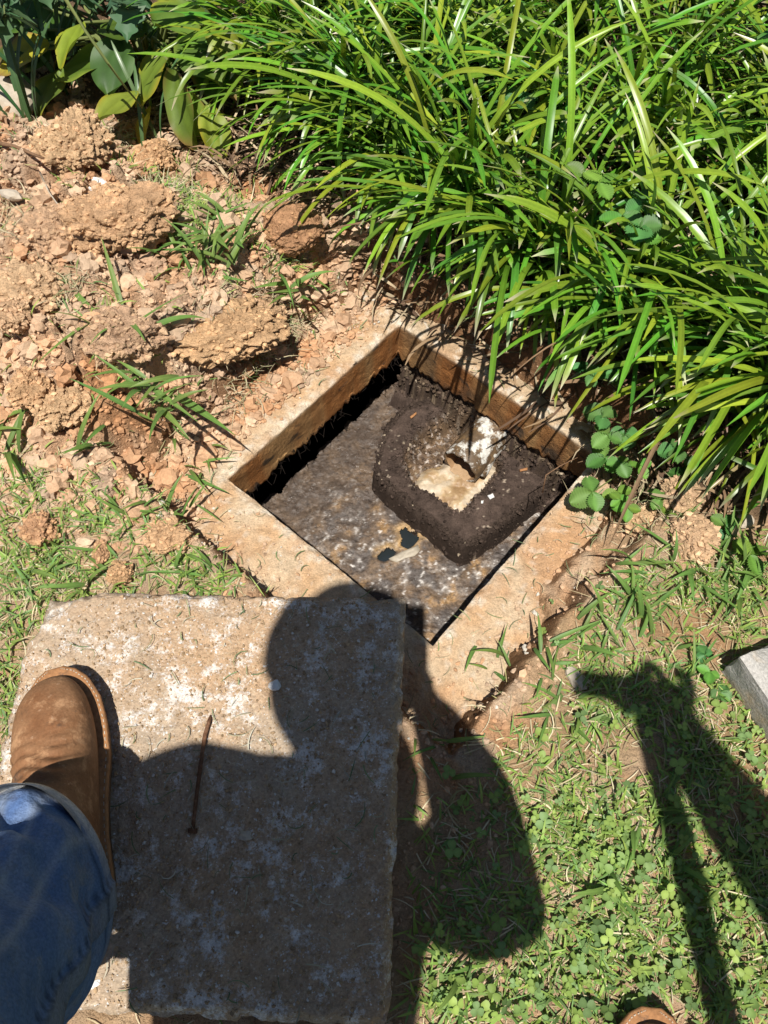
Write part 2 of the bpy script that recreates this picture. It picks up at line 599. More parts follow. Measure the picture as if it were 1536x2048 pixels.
def rim_mesh():
    N_ = 150
    prof_out = HA + 0.24
    # profile from outer top edge to inner bottom edge, then back under
    tops = np.concatenate([np.linspace(prof_out, HA + 0.02, 46), np.linspace(HA + 0.016, HA + 0.002, 6)])
    prof = [(r, 0.0) for r in tops] + [(HA + 0.0, -0.003)] + [(HA - 0.0005, z) for z in np.linspace(-0.008, -RIM_T, 20)] + \
        [(HA + 0.004, -RIM_T - 0.004)] + [(r, -RIM_T - 0.004) for r in np.linspace(HA + 0.03, prof_out, 6)]
    nring = 4 * N_
    V, C = [], []
    tt = np.linspace(-1, 1, N_, endpoint=False)
    one = np.ones(N_)
    sq = np.concatenate([np.stack([tt, -one], 1), np.stack([one, tt], 1), np.stack([-tt, one], 1), np.stack([-one, -tt], 1)])
    for r, z in prof:
        p = sq * r
        a, b = p[:, 0].copy(), p[:, 1].copy()
        x = TC.x + a * E1.x + b * E2.x
        y = TC.y + a * E1.y + b * E2.y
        nz = 0.003 * fbm(x * 30, y * 30, 41, 4) + 0.0012 * perlin(x * 160, y * 160, 44)
        if z > -0.002:
            zz = z + nz - 0.004 * sstep(HA + 0.006, HA, r)
            off = 0.0022 * fbm((a + b) * 50, (a - b) * 50, 46, 3) * sstep(HA + 0.05, HA, r)
        else:
            zz = z + 0 * a
            off = 0.0016 * fbm((a - b) * 22, z * 25 + (a + b) * 3, 47, 4)
            if z <= -RIM_T + 0.012:
                zz = zz + 0.014 * fbm((a - b) * 45, (a + b) * 45, 49, 3) - 0.002
        s = (r + off) / r
        V.append(np.stack([(x - TC.x) * s, (y - TC.y) * s, zz], 1))
        n = fbm(x * 14, y * 14, 51, 4)[:, None]
        n3 = fbm(x * 60, y * 60, 53, 3)[:, None]
        if z > -0.005:
            c = np.array([0.50, 0.375, 0.245]) + (np.array([0.49, 0.315, 0.175]) - np.array([0.50, 0.375, 0.245])) * np.clip(0.35 + n, 0, 1)
            ew = sstep(HA + 0.022, HA + 0.002, r + 0.012 * fbm(x * 25, y * 25, 55, 3))[:, None]
            c = c + (np.array([0.62, 0.53, 0.41]) - c) * np.clip(ew * (0.5 + 0.8 * n3), 0, 1)
            # red clay smeared over the concrete
            sm = fbm(x * 7 + 3, y * 7, 58, 4)[:, None]
            c = c + (np.array([0.43, 0.245, 0.125]) - c) * np.clip(sm * 1.8 + 0.25 * sstep(HA + 0.03, HA + 0.10, r), 0, 0.8)
            # aggregate shows bare towards the plants
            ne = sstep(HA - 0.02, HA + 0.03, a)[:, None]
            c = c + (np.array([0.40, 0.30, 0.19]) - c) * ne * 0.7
            c = c + (np.array([0.66, 0.60, 0.50]) - c) * np.clip((n3 - 0.35) * 3, 0, 0.8) * (0.4 + 0.6 * ne)
        else:
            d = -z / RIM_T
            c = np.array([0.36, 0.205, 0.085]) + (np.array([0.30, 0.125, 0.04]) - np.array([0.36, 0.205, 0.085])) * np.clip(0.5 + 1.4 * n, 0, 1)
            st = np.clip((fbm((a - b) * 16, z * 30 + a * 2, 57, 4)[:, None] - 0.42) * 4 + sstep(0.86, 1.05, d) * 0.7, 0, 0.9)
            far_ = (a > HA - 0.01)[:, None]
            st = np.clip(st + far_ * (0.25 + 1.2 * fbm(b * 14, z * 9, 59, 4)[:, None]) * (0.3 + 0.7 * d), 0, 0.92)  # far wall: extra grime, also deepening the plants' shade there in colour
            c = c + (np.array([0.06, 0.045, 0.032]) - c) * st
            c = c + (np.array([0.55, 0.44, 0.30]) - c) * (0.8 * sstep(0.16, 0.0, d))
        C.append(c)
    V = np.concatenate(V)
    C = np.concatenate(C)
    n = len(prof)
    j = np.arange(nring)
    k = (j + 1) % nring
    F = np.concatenate([np.stack([i * nring + j, i * nring + k, (i + 1) * nring + k, (i + 1) * nring + j], 1) for i in range(n - 1)])
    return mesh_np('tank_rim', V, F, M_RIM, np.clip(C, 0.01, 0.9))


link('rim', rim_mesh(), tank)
# chamber: a dark box wider than the mouth, open at the top
cb = []
for z, ex in ((-RIM_T - 0.02, 0.30), (-1.15, 0.30)):
    for sa, sb in ((-1, -1), (1, -1), (1, 1), (-1, 1)):
        ea = HA + (ex if sa < 0 else 0.05)
        eb = HA + (ex if True else 0)
        cb.append(ab(sa * ea, sb * eb, z) - TC)
link('chamber', mesh_np('chamber', np.array([v[:] for v in cb]),
                        np.array([[0, 1, 5, 4], [1, 2, 6, 5], [2, 3, 7, 6], [3, 0, 4, 7], [7, 6, 5, 4]]), M_BLACK, smooth=False), tank)
# black rootlets and slime hanging from the wall's lower edge
RV, RF, n0 = [], [], 0
for i in range(130):
    a = random.uniform(-HA, HA)
    side = random.random()
    p0 = ab(a, -HA - 0.002, -RIM_T + 0.006) if side < 0.75 else ab(random.uniform(-HA, HA), HA - 0.001, -RIM_T + 0.004)
    L_ = random.choice((0.008, 0.012, 0.02, 0.035))
    pts = [p0 - TC + Vector((random.gauss(0, 0.002) * k, random.gauss(0, 0.002) * k, -L_ * k / 3)) for k in range(4)]
    v, f = tube(pts, [0.0009, 0.0007, 0.0006, 0.0003], 4, False)
    RV.append(v)
    RF.append(f[0] + n0)
    n0 += len(v)
tag(link('root_fringe', mesh_np('root_fringe', np.vstack(RV), np.concatenate(RF), M_ROOT), tank), kind='stuff')

# ---------------------------------------------------------------- scum on the liquid, crust round the inlet pipe
ZS, ZP = -0.212, -0.143
CR_OUT = [at(*p, ZP)[:2] for p in [(862, 792), (805, 812), (768, 852), (750, 905), (746, 942), (775, 977), (850, 1038), (905, 1082), (930, 1096),
                                   (962, 1082), (1040, 1026), (1092, 982), (1135, 930), (1215, 900), (1160, 800), (1000, 690), (900, 700)]]
CR_PIT = [at(*p, ZP)[:2] for p in [(905, 818), (868, 832), (835, 862), (808, 900), (801, 930), (826, 960), (875, 993), (903, 1020), (925, 1026),
                                   (943, 1010), (956, 988), (985, 958), (1004, 932), (1003, 895), (990, 868), (950, 838)]]
DS = 0.0024
ea = np.arange(-HA - 0.075, HA + 0.045, DS)
eb = np.arange(-HA - 0.16, HA + 0.09, DS)
A_, B_ = np.meshgrid(ea, eb, indexing='ij')
SX = TC.x + A_ * E1.x + B_ * E2.x
SY = TC.y + A_ * E1.y + B_ * E2.y
HOLES = [[at(*p, ZS)[:2] for p in h] for h in
         ([(800, 1062), (812, 1056), (818, 1066), (832, 1064), (836, 1078), (828, 1090), (815, 1096), (802, 1090), (806, 1077)],
          [(758, 1108), (776, 1098), (790, 1104), (786, 1113), (770, 1122), (757, 1118)],
          [(846, 1062), (854, 1060), (853, 1070), (846, 1071)])]
nA = fbm(SX * 13, SY * 13, 61, 4)
nB = fbm(SX * 45, SY * 45, 64, 4)
nC = perlin(SX * 230, SY * 230, 67)
wob = 0.010 * nA + 0.006 * nB
SZ = ZS + 0.004 * nA + 0.002 * nB + 0.0008 * nC + 0.0008 * perlin(SX * 420, SY * 420, 63)
# swirled scum colours
swx = SX * 30 + 1.6 * nA
swy = SY * 30 + 1.6 * fbm(SX * 11, SY * 11, 69, 3)
sw = fbm(swx, swy, 71, 5)[..., None]
sw2 = fbm(SX * 120 + nA, SY * 120, 73, 4)[..., None]
sw3 = fbm(SX * 24, SY * 24, 75, 4)[..., None]
sc = np.array([0.085, 0.062, 0.047]) * np.ones(SX.shape + (1,))
lightz = (sstep(-0.16, 0.05, B_ + 0.5 * (0.1 - A_) * 0.4 + 0.05 * nA))[..., None]      # pale froth lies to the south-east
sc = sc + (np.array([0.205, 0.135, 0.08]) - sc) * np.clip(0.3 + sw3 * 1.1, 0, 1) * (0.35 + 0.65 * lightz)
sc = sc + (np.array([0.30, 0.255, 0.215]) - sc) * np.clip(sw * 1.5 - 0.05, 0, 0.8) * lightz
sc = sc + (np.array([0.125, 0.112, 0.105]) - sc) * np.clip(-sw3 * 1.8 - 0.35, 0, 0.5) * lightz
sc = sc + (np.array([0.36, 0.205, 0.075]) - sc) * np.clip(sw3 * 2.2 - 0.95, 0, 0.45) * lightz
sc = sc + (np.array([0.64, 0.60, 0.55]) - sc) * np.clip((sw2 - 0.54 + 0.5 * sw) * 4, 0, 0.8) * (0.10 + 0.9 * lightz)
sc = sc + (np.array([0.05, 0.036, 0.028]) - sc) * np.clip((-sw2 - 0.35) * 3, 0, 0.8)
hd = np.min([poly_sd(SX, SY, h) for h in HOLES], 0)
ringm = sstep(0.022, 0.002, hd)[..., None]
sc = sc + (np.array([0.40, 0.255, 0.115]) - sc) * ringm * np.clip(0.55 + sw, 0, 1)
SZ = SZ + 0.003 * sstep(0.015, 0.004, hd) - 0.004 * sstep(0.004, 0.0, hd)
# scum creeps up to touch the mound
od = poly_sd(SX, SY, CR_OUT) + 0.15 * wob
sA = A_ + 0.010 * nB + 0.004 * nC
inb = (B_ > -HA + 0.002 + 0.006 * nB) & (B_ < HA + 0.03)
_g0, _g1 = at(540, 1010, ZS), at(795, 742, ZS)
GAPB = 0.5 * (loc_ab(_g0.x, _g0.y)[1] + loc_ab(_g1.x, _g1.y)[1])
gap = GAPB + 0.012 * fbm(A_ * 22, B_ * 22, 77, 3)                                # torn edge: black gap along the north-west wall
ks = (B_ > gap) & (hd > 0) & (od > -0.012)
kf = ks[:-1, :-1] & ks[1:, :-1] & ks[:-1, 1:] & ks[1:, 1:]
V = np.stack([SX, SY, SZ], -1).reshape(-1, 3)
V, F, C = compact(V, grid_faces(len(ea), len(eb), kf), np.clip(sc, 0.008, 0.9).reshape(-1, 3))
tag(link('scum', mesh_np('scum', V, F, M_SCUM, C)), 'mottled grey and brown wet scum floating in the concrete tank', 'scum', kind='stuff')
wv = [ab(sa * (HA + (0.28 if sa < 0 else 0.01)), -0.10 if sb < 0 else HA + 0.28, ZS - 0.014) for sa, sb in ((-1, -1), (1, -1), (1, 1), (-1, 1))]
tag(link('sewage_water', mesh_np('sewage_water', np.array([v[:] for v in wv]), np.array([[3, 2, 1, 0]]), M_WATER, smooth=False)), kind='structure')

# the mound: plateau with a pit, climbing against the far wall
pd = poly_sd(SX, SY, CR_PIT) + 0.35 * wob
wq = worley(SX / 0.009, SY / 0.009, 4)
wq2 = worley(SX / 0.022, SY / 0.022, 6)
MZ = ZS - 0.02 + (ZP - ZS + 0.02) * np.clip((0.003 - od + 0.003 * (wq2[2] - 0.5)) / 0.0062, 0, 1)
MZ = MZ + 0.003 * nA + 0.0022 * nB + 0.0009 * nC + 0.0028 * (0.2 + wq[2]) * np.clip(1 - wq[0] ** 2 * 1.3, 0, 1) * sstep(-0.01, -0.03, od) * 0.5
climb = sstep(HA - 0.018, HA + 0.022, A_ + 0.010 * nB)
MZ = MZ + climb * (0.05 + 0.008 * nB + 0.004 * nC)
MS = ZS - 0.012 + 0.135 * sstep(HA - 0.045, HA + 0.035, sA) + 0.004 * (wq[2] + wq2[2])
MZ = np.where(inb & (sA > HA - 0.045), np.maximum(MZ, MS), MZ)
crk = np.exp(-((A_ - HA + 0.004 + 0.006 * nB + 0.004 * nA) / 0.0045) ** 2) * inb
MZ = MZ - 0.035 * crk
pit = sstep(0.005, -0.018, pd)
pitw = sstep(0.004, -0.010, pd)
MZ = MZ - np.maximum(0.056 * pit, 0.0) + 0.004 * nB * pit
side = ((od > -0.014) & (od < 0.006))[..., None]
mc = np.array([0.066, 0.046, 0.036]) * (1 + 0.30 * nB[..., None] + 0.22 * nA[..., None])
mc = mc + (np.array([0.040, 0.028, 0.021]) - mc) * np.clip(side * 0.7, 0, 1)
mc = mc + (np.array([0.40, 0.32, 0.24]) - mc) * np.clip((sw2 - 0.66) * 6, 0, 0.8) * sstep(0.36, 0.55, fbm(SX * 20, SY * 20, 79, 2) + 0.25 + 0.3 * (A_ + B_ > 0.15))[..., None]
mc = mc + (np.array([0.16, 0.105, 0.062]) - mc) * (pitw[..., None] * np.clip(0.75 + sw * 0.9, 0.1, 1))
mc = mc + (np.array([0.42, 0.36, 0.31]) - mc) * (pitw[..., None] * np.clip((sw2 - 0.25) * 2.2, 0, 0.8))
mc = mc + (np.array([0.115, 0.078, 0.048]) - mc) * climb[..., None] * np.clip(0.6 + sw2, 0, 1)
mc = mc + (np.array([0.30, 0.23, 0.15]) - mc) * climb[..., None] * np.clip((sw2 - 0.3) * 3, 0, 0.8)
km = (od < 0.006) | (inb & (sA > HA - 0.040))
kf = km[:-1, :-1] & km[1:, :-1] & km[:-1, 1:] & km[1:, 1:]
V = np.stack([SX, SY, MZ], -1).reshape(-1, 3)
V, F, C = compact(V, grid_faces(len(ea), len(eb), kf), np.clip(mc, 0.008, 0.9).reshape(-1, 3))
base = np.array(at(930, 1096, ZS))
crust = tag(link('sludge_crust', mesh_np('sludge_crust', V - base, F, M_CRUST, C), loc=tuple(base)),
            'dark brown raised sludge crust ringing the inlet pipe in the tank', 'sludge')
# crumbs of dried sludge, thickest on its broken sides and against the far wall
iv, if_ = ico(1)
wgt = (0.04 + 1.0 * (np.abs(od) < 0.012) + 1.6 * climb + 0.6 * (np.abs(pd) < 0.012) + 0.5 * pitw).reshape(-1)
wgt = wgt * (km.reshape(-1))
pick = RNG.choice(len(wgt), 12000, p=wgt / wgt.sum())
Pc = np.stack([SX, SY, MZ], -1).reshape(-1, 3)[pick] - base
rad = 0.0009 + 0.0034 * RNG.random(len(pick)) ** 3
CV = iv[None] * RNG.uniform(0.5, 1.4, (len(pick), len(iv), 1)) * rad[:, None, None] + (Pc + RNG.normal(0, 0.0015, Pc.shape))[:, None, :]
FF = (if_[None] + (np.arange(len(pick)) * len(iv))[:, None, None]).reshape(-1, 3)
CC = np.clip(mc, 0.012, 0.9).reshape(-1, 3)[pick] * RNG.uniform(0.6, 1.5, (len(pick), 1))
pl_ = RNG.random(len(pick)) < 0.015
CC[pl_] = np.array([0.34, 0.27, 0.19])
tag(link('crumbs', mesh_np('crust_crumbs', CV.reshape(-1, 3), FF, M_CRUST, np.repeat(CC, len(iv), 0), smooth=False), crust), kind='stuff')

# foam in the pit
FM = [at(*p, ZP - 0.03)[:2] for p in [(845, 935), (880, 925), (905, 900), (960, 905), (1000, 925), (1012, 950), (960, 1000), (930, 1045), (890, 1030), (825, 975)]]
fd = poly_sd(SX, SY, FM) + 0.3 * wob
w5 = worley(SX / 0.014 + 0.5 * nA, SY / 0.014 + 0.4 * nB, 7)
w6 = worley(SX / 0.006, SY / 0.006, 8)
FZ = ZP - 0.050 + 0.014 * sstep(0.004, -0.02, fd) + 0.006 * np.clip(1 - w5[0] ** 2, 0, 1) + 0.0018 * np.clip(1 - w6[0] ** 2, 0, 1) + 0.003 * nB
fc = np.array([0.44, 0.315, 0.18]) * (1 + 0.2 * nB[..., None]) + 0.09 * (w5[2][..., None] - 0.5)
fc = fc + (np.array([0.55, 0.47, 0.36]) - fc) * np.clip(sw3 * 2, 0, 0.6)
fc = fc + (np.array([0.23, 0.125, 0.055]) - fc) * np.clip(-sw3 * 2 - 0.2, 0, 0.6)
kfm = fd < 0.0
kf = kfm[:-1, :-1] & kfm[1:, :-1] & kfm[:-1, 1:] & kfm[1:, 1:]
V = np.stack([SX, SY, FZ], -1).reshape(-1, 3)
V, F, C = compact(V, grid_faces(len(ea), len(eb), kf), np.clip(fc, 0.01, 0.9).reshape(-1, 3))
M_FOAM = mat('sewage_foam', None, 0.5, 0.4, var=[(160, 0.15)], bump=[(300, 0.4, 0.002)], rvar=(80, 0.25, 0.7))
tag(link('foam', mesh_np('foam', V, F, M_FOAM, C)), 'tan frothy sewage foam pooled under the pipe mouth', 'foam', kind='stuff')

# pale film of tissue floating by the dark water hole, and white flecks on the crust
def flake(name, pts, z, thick, m, label, cat, group=None, wav=0.002):
    P = [at(*p, z) for p in pts]
    c = sum(P, Vector()) / len(P)
    P2 = []
    for i in range(len(P)):
        q, r = P[i] - c, P[(i + 1) % len(P)] - c
        for t in (0, 0.5):
            s = q.lerp(r, t) * (1 + random.uniform(-0.12, 0.12))
            P2.append(s)
    rr = []
    for f, zz in ((0.0, thick), (0.5, thick), (1.0, thick * 0.7), (1.0, 0)):
        rr.append([[p.x * max(f, 0.02), p.y * max(f, 0.02), zz + random.uniform(0, wav)] for p in P2])
    V, F = loft(np.array(rr), True, True, False)
    return tag(link(name, mesh_np(name, V, F, m), loc=c), label, cat, group)


M_TISSUE = mat('wet_tissue', (0.40, 0.345, 0.265), 0.45, 0.4, var=[(90, 0.2)], bump=[(120, 0.4, 0.002)])
flake('tissue_film', [(775, 1119), (800, 1105), (835, 1092), (842, 1099), (828, 1112), (795, 1124)], ZS + 0.003, 0.0012, M_TISSUE,
      'pale wet tissue film floating beside the dark water hole', 'tissue')
flake('paper_fleck', [(975, 993), (985, 988), (988, 996), (980, 1000)], ZP + 0.003, 0.004, M_WHITE,
      'white paper fleck on the dark sludge crust near the pipe', 'paper scrap')
flake('paper_fleck', [(962, 1003), (967, 1002), (966, 1008), (962, 1008)], ZP + 0.003, 0.003, M_WHITE,
      'tiny white paper fleck next to the bigger one on dark crust', 'paper scrap')
flake('orange_leaf', [(819, 835), (833, 825), (834, 829), (822, 838)], ZP + 0.004, 0.002, M_WELT,
      'small orange leaf scrap on the left arm of the sludge crust', 'leaf')
flake('orange_leaf', [(1038, 940), (1055, 936), (1054, 941), (1040, 944)], ZP + 0.004, 0.002, M_WELT,
      'small orange leaf scrap on the crust right of the pipe', 'leaf')

# ---------------------------------------------------------------- inlet pipe
ZPIPE = ZP + 0.012
p_end = at(920, 934, ZPIPE - 0.012)
p_back = p_end + Vector((E1.x * 0.98, E1.y * 0.98, 0.06)).normalized() * 0.16
pipe = thing('inlet_pipe', 'short white plastic pipe stained brown above the tan foam', 'pipe', tuple(p_end))
ax = (p_back - p_end).normalized()
sd_ = ax.cross(Vector((0, 0, 1))).normalized()
up_ = sd_.cross(ax).normalized()
RP = 0.0385


def pipe_ring(t, r):
    return [list(ax * t + r * (math.cos(q) * sd_ + math.sin(q) * up_)) for q in np.linspace(0, 2 * math.pi, 48, endpoint=False)]


prs = np.array([pipe_ring(0.16, RP), pipe_ring(0.08, RP), pipe_ring(0.02, RP), pipe_ring(0.001, RP), pipe_ring(0.0, RP - 0.0008),
                pipe_ring(0.0, RP - 0.0042), pipe_ring(0.001, RP - 0.005)])
qj = np.linspace(0, 2 * math.pi, 48, endpoint=False)
jag = 0.004 * perlin(np.cos(qj) * 2.5 + 3, np.sin(qj) * 2.5, 333) + 0.0018 * perlin(np.cos(qj) * 9, np.sin(qj) * 9, 335)
prs[3:] += jag[None, :, None] * np.array(ax)[None, None, :]
V, F = loft(prs)
link('barrel', mesh_np('pipe_barrel', V, F, M_PVC), pipe)
V, F = loft(np.array([pipe_ring(0.001, RP - 0.005), pipe_ring(0.05, RP - 0.005), pipe_ring(0.155, RP - 0.005)]))
link('bore', mesh_np('pipe_bore', V, F, M_PVC_IN), pipe)
# sewage running in the bottom of the bore
rows = []
for t in (-0.004, 0.02, 0.06, 0.12):
    rows.append([list(ax * t + sd_ * s * 0.85 - up_ * (0.026 - 0.006 * (s / 0.03) ** 2 * 0.3) + Vector((0, 0, -0.004 if t < 0 else 0.0015 * math.sin(40 * s + 20 * t))))
                 for s in np.linspace(-0.026, 0.026, 9)])
V, F = loft(np.array(rows), closed=False)
link('sludge_bed', mesh_np('pipe_sludge', V, F, M_FOAM, np.tile([[0.36, 0.23, 0.12]], (len(V), 1))), pipe)
# short white stub of pipe beside it and the red scrap stuck there
sb0 = at(962, 952, ZP - 0.012)
sb1 = at(985, 905, ZP + 0.012)
V, F = tube([sb0, sb0.lerp(sb1, 0.3), sb0.lerp(sb1, 0.7), sb1], [0.009, 0.0105, 0.0105, 0.010], 12)
tag(link('pipe_stub', mesh_np('pipe_stub', V - np.array(sb0), F, M_PVC), loc=sb0), 'thin white stained rod lying along the side of the pipe', 'rod')
rp_ = at(981, 893, ZP + 0.022)
iv, if_ = ico(2)
V = iv * np.array([0.006, 0.005, 0.004]) * (1 + 0.25 * RNG.standard_normal((len(iv), 1)))
tag(link('red_scrap', mesh_np('red_scrap', V, if_, M_RED), loc=rp_), 'small bright red plastic scrap stuck on the stained pipe', 'plastic scrap')

# ---------------------------------------------------------------- concrete lid
ZL, TL = 0.128, 0.062
LC = [at(92, 1183, ZL), at(812, 1193, ZL), at(778, 2056, ZL), at(-128, 2014, ZL)]
LC[0] = LC[0] + Vector((-0.012, 0.004, 0))
lid = thing('concrete_lid', 'square concrete tank lid lying on the lawn with white flaky patches', 'tank lid', tuple((LC[0] + LC[1] + LC[2] + LC[3]) / 4 - Vector((0, 0, TL))))
lb = np.array(lid.location)
NL = 170
us = np.linspace(0, 1, NL)
U, W_ = np.meshgrid(us, us, indexing='ij')
c4 = [np.array(c) for c in LC]


def bil(U, W_):
    return (c4[0] * (1 - U)[..., None] + c4[1] * U[..., None]) * (1 - W_)[..., None] + (c4[3] * (1 - U)[..., None] + c4[2] * U[..., None]) * W_[..., None]


Pt = bil(U, W_)
ed = np.minimum(np.minimum(U, 1 - U), np.minimum(W_, 1 - W_)) * 0.46
# the corner by the grass is broken back
brk = (U * 0.46 + W_ * 0.46)
xx, yy = Pt[..., 0], Pt[..., 1]
Pt[..., 2] += 0.0032 * fbm(xx * 14, yy * 14, 81, 4) + 0.0018 * fbm(xx * 90, yy * 90, 83, 3) - 0.010 * sstep(0.012, 0.0, ed + 0.004 * perlin(xx * 60, yy * 60, 85)) ** 2
Pt[..., 2] -= 0.03 * sstep(0.075, 0.035, brk + 0.012 * fbm(xx * 40, yy * 40, 86, 3))
cen = Pt.mean((0, 1))
insh = sstep(0.02, 0.0, ed) * 0.0042 * np.clip(fbm(xx * 38, yy * 38, 87, 4) + 0.15, -0.2, 1.5) / 0.24
Pt[..., 0] += (cen[0] - xx) * insh
Pt[..., 1] += (cen[1] - yy) * insh
V = Pt.reshape(-1, 3)
F = grid_faces(NL, NL)[:, ::-1]
# sides
idx = np.arange(NL * NL).reshape(NL, NL)
bd = np.concatenate([idx[:, 0], idx[-1, 1:], idx[-2::-1, -1], idx[0, -2:0:-1]])
levels = [bd]
Vs = [V]
nb = len(V)
for k, dz in enumerate((0.015, 0.035, TL)):
    q = V[bd].copy()
    q[:, 2] = ZL - dz
    q[:, :2] += 0.0016 * np.stack([perlin(q[:, 0] * 90, q[:, 1] * 90 + k * 3.1, 88), perlin(q[:, 0] * 90, q[:, 1] * 90 + k * 3.1, 89)], 1)
    if k < 2:
        q[:, 2] = np.minimum(q[:, 2], V[bd][:, 2] - 0.004 * (k + 1))
    Vs.append(q)
    levels.append(np.arange(nb, nb + len(bd)))
    nb += len(bd)
Fs = [F]
for l0, l1 in zip(levels[:-1], levels[1:]):
    j = np.arange(len(bd))
    k = (j + 1) % len(bd)
    Fs.append(np.stack([l0[j], l0[k], l1[k], l1[j]], 1))
Vs.append(np.array([[cen[0], cen[1], ZL - TL]]))
j = np.arange(len(bd))
Fs.append(np.stack([levels[-1][j], levels[-1][(j + 1) % len(bd)], np.full(len(bd), nb)], 1))
link('slab', mesh_np('lid_slab', np.vstack(Vs) - lb, Fs, M_SLAB), lid)
# rusty lifting bar let into the lid
rp = [at(424, 1428, ZL - 0.006), at(419, 1440, ZL + 0.007), at(410, 1470, ZL + 0.009), at(401, 1530, ZL + 0.006), at(392, 1600, ZL + 0.005), at(385, 1662, ZL + 0.003)]
V, F = tube([p - Vector(lb) for p in rp], [0.0020, 0.0023, 0.0025, 0.0023, 0.0022, 0.0022], 10)
bar = link('lifting_bar', mesh_np('lifting_bar', V, F, M_RUST), lid)
V, F = tube([at(377, 1661, ZL + 0.003) - Vector(lb), at(394, 1662, ZL + 0.003) - Vector(lb)], 0.0028, 8)
link('bar_foot', mesh_np('bar_foot', V, F, M_RUST), bar)

# ---------------------------------------------------------------- paving block at the right
bz0, bh = 0.058, 0.066
b0 = at(1436, 1342, bz0)
d1 = (at(1536, 1499, bz0) - b0).normalized()
d2 = Vector((-d1.y, d1.x, 0))
if d2.x < 0:
    d2 = -d2
bc = [b0, b0 + d1 * 0.30, b0 + d1 * 0.30 + d2 * 0.15, b0 + d2 * 0.15]
import bmesh
bm = bmesh.new()
vb = [bm.verts.new(c - b0) for c in bc] + [bm.verts.new(c - b0 + Vector((0, 0, bh))) for c in bc]
for f in ((3, 2, 1, 0), (4, 5, 6, 7), (0, 1, 5, 4), (1, 2, 6, 5), (2, 3, 7, 6), (3, 0, 4, 7)):
    bm.faces.new([vb[i] for i in f])
bmesh.ops.subdivide_edges(bm, edges=bm.edges[:], cuts=14, use_grid_fill=True)
bmesh.ops.recalc_face_normals(bm, faces=bm.faces[:])
for v in bm.verts:
    p = v.co
    l1, l2 = p.dot(d1), p.dot(d2)
    e = sorted([l1, 0.30 - l1, l2, 0.15 - l2, p.z, bh - p.z])
    near = max(0, 1 - (e[0] + e[1]) / 0.010)
    cvec = (d1 * 0.15 + d2 * 0.075 + Vector((0, 0, bh / 2)) - p).normalized()
    n = perlin(np.array(p.x * 60), np.array(p.y * 60 + p.z * 45), 91)
    v.co = p + cvec * (0.003 * near * (1 + 1.2 * float(n)) + 0.0008 * float(n))
    # notch broken out of the far top corner
    if l1 < 0.05 and l2 > 0.012 and p.z > bh * 0.6:
        v.co.z -= 0.016 * max(0, 1 - l1 / 0.04) * max(0, min(1, (l2 - 0.012) / 0.03))
me = bpy.data.meshes.new('paving_block')
bm.to_mesh(me)
bm.free()
me.materials.append(M_BLOCK)
tag(link('paving_block', me, loc=b0), 'rough grey concrete block with a chipped corner on the grass', 'concrete block')


# ================================================================ loose clay: clods and crumbs
def hash_noise3(V, sc, s):
    x, y, z = V[:, 0] * sc, V[:, 1] * sc, V[:, 2] * sc
    return (fbm(x, y, s, 3) * (0.6 + 0.8 * np.abs(V[:, 2])) + fbm(y + 5, z, s + 2, 3) * (0.6 + 0.8 * np.abs(V[:, 0])) + fbm(z + 9, x, s + 4, 3) * (0.6 + 0.8 * np.abs(V[:, 1]))) * 0.55


def worley3(V, sc, s=0):
    P = V * sc + 40 + 13.7 * s
    I = np.floor(P).astype(int)
    f1 = np.full(len(P), 9.0)
    f2 = np.full(len(P), 9.0)
    idd = np.zeros(len(P))
    for dx in (-1, 0, 1):
        for dy in (-1, 0, 1):
            for dz in (-1, 0, 1):
                h = _p[(_p[(_p[(I[:, 0] + dx) & 255] + I[:, 1] + dy) & 255] + I[:, 2] + dz) & 255]
                q = np.stack([I[:, 0] + dx + h / 255.0, I[:, 1] + dy + _p[(h + 71) & 255] / 255.0, I[:, 2] + dz + _p[(h + 137) & 255] / 255.0], 1)
                d = np.linalg.norm(q - P, axis=1)
                m = d < f1
                f2 = np.where(m, f1, np.minimum(f2, d))
                idd = np.where(m, h / 255.0, idd)
                f1 = np.where(m, d, f1)
    return f1, f2, idd


ICO4, ICF4 = ico(6)
I1_, F1__ = ico(1)


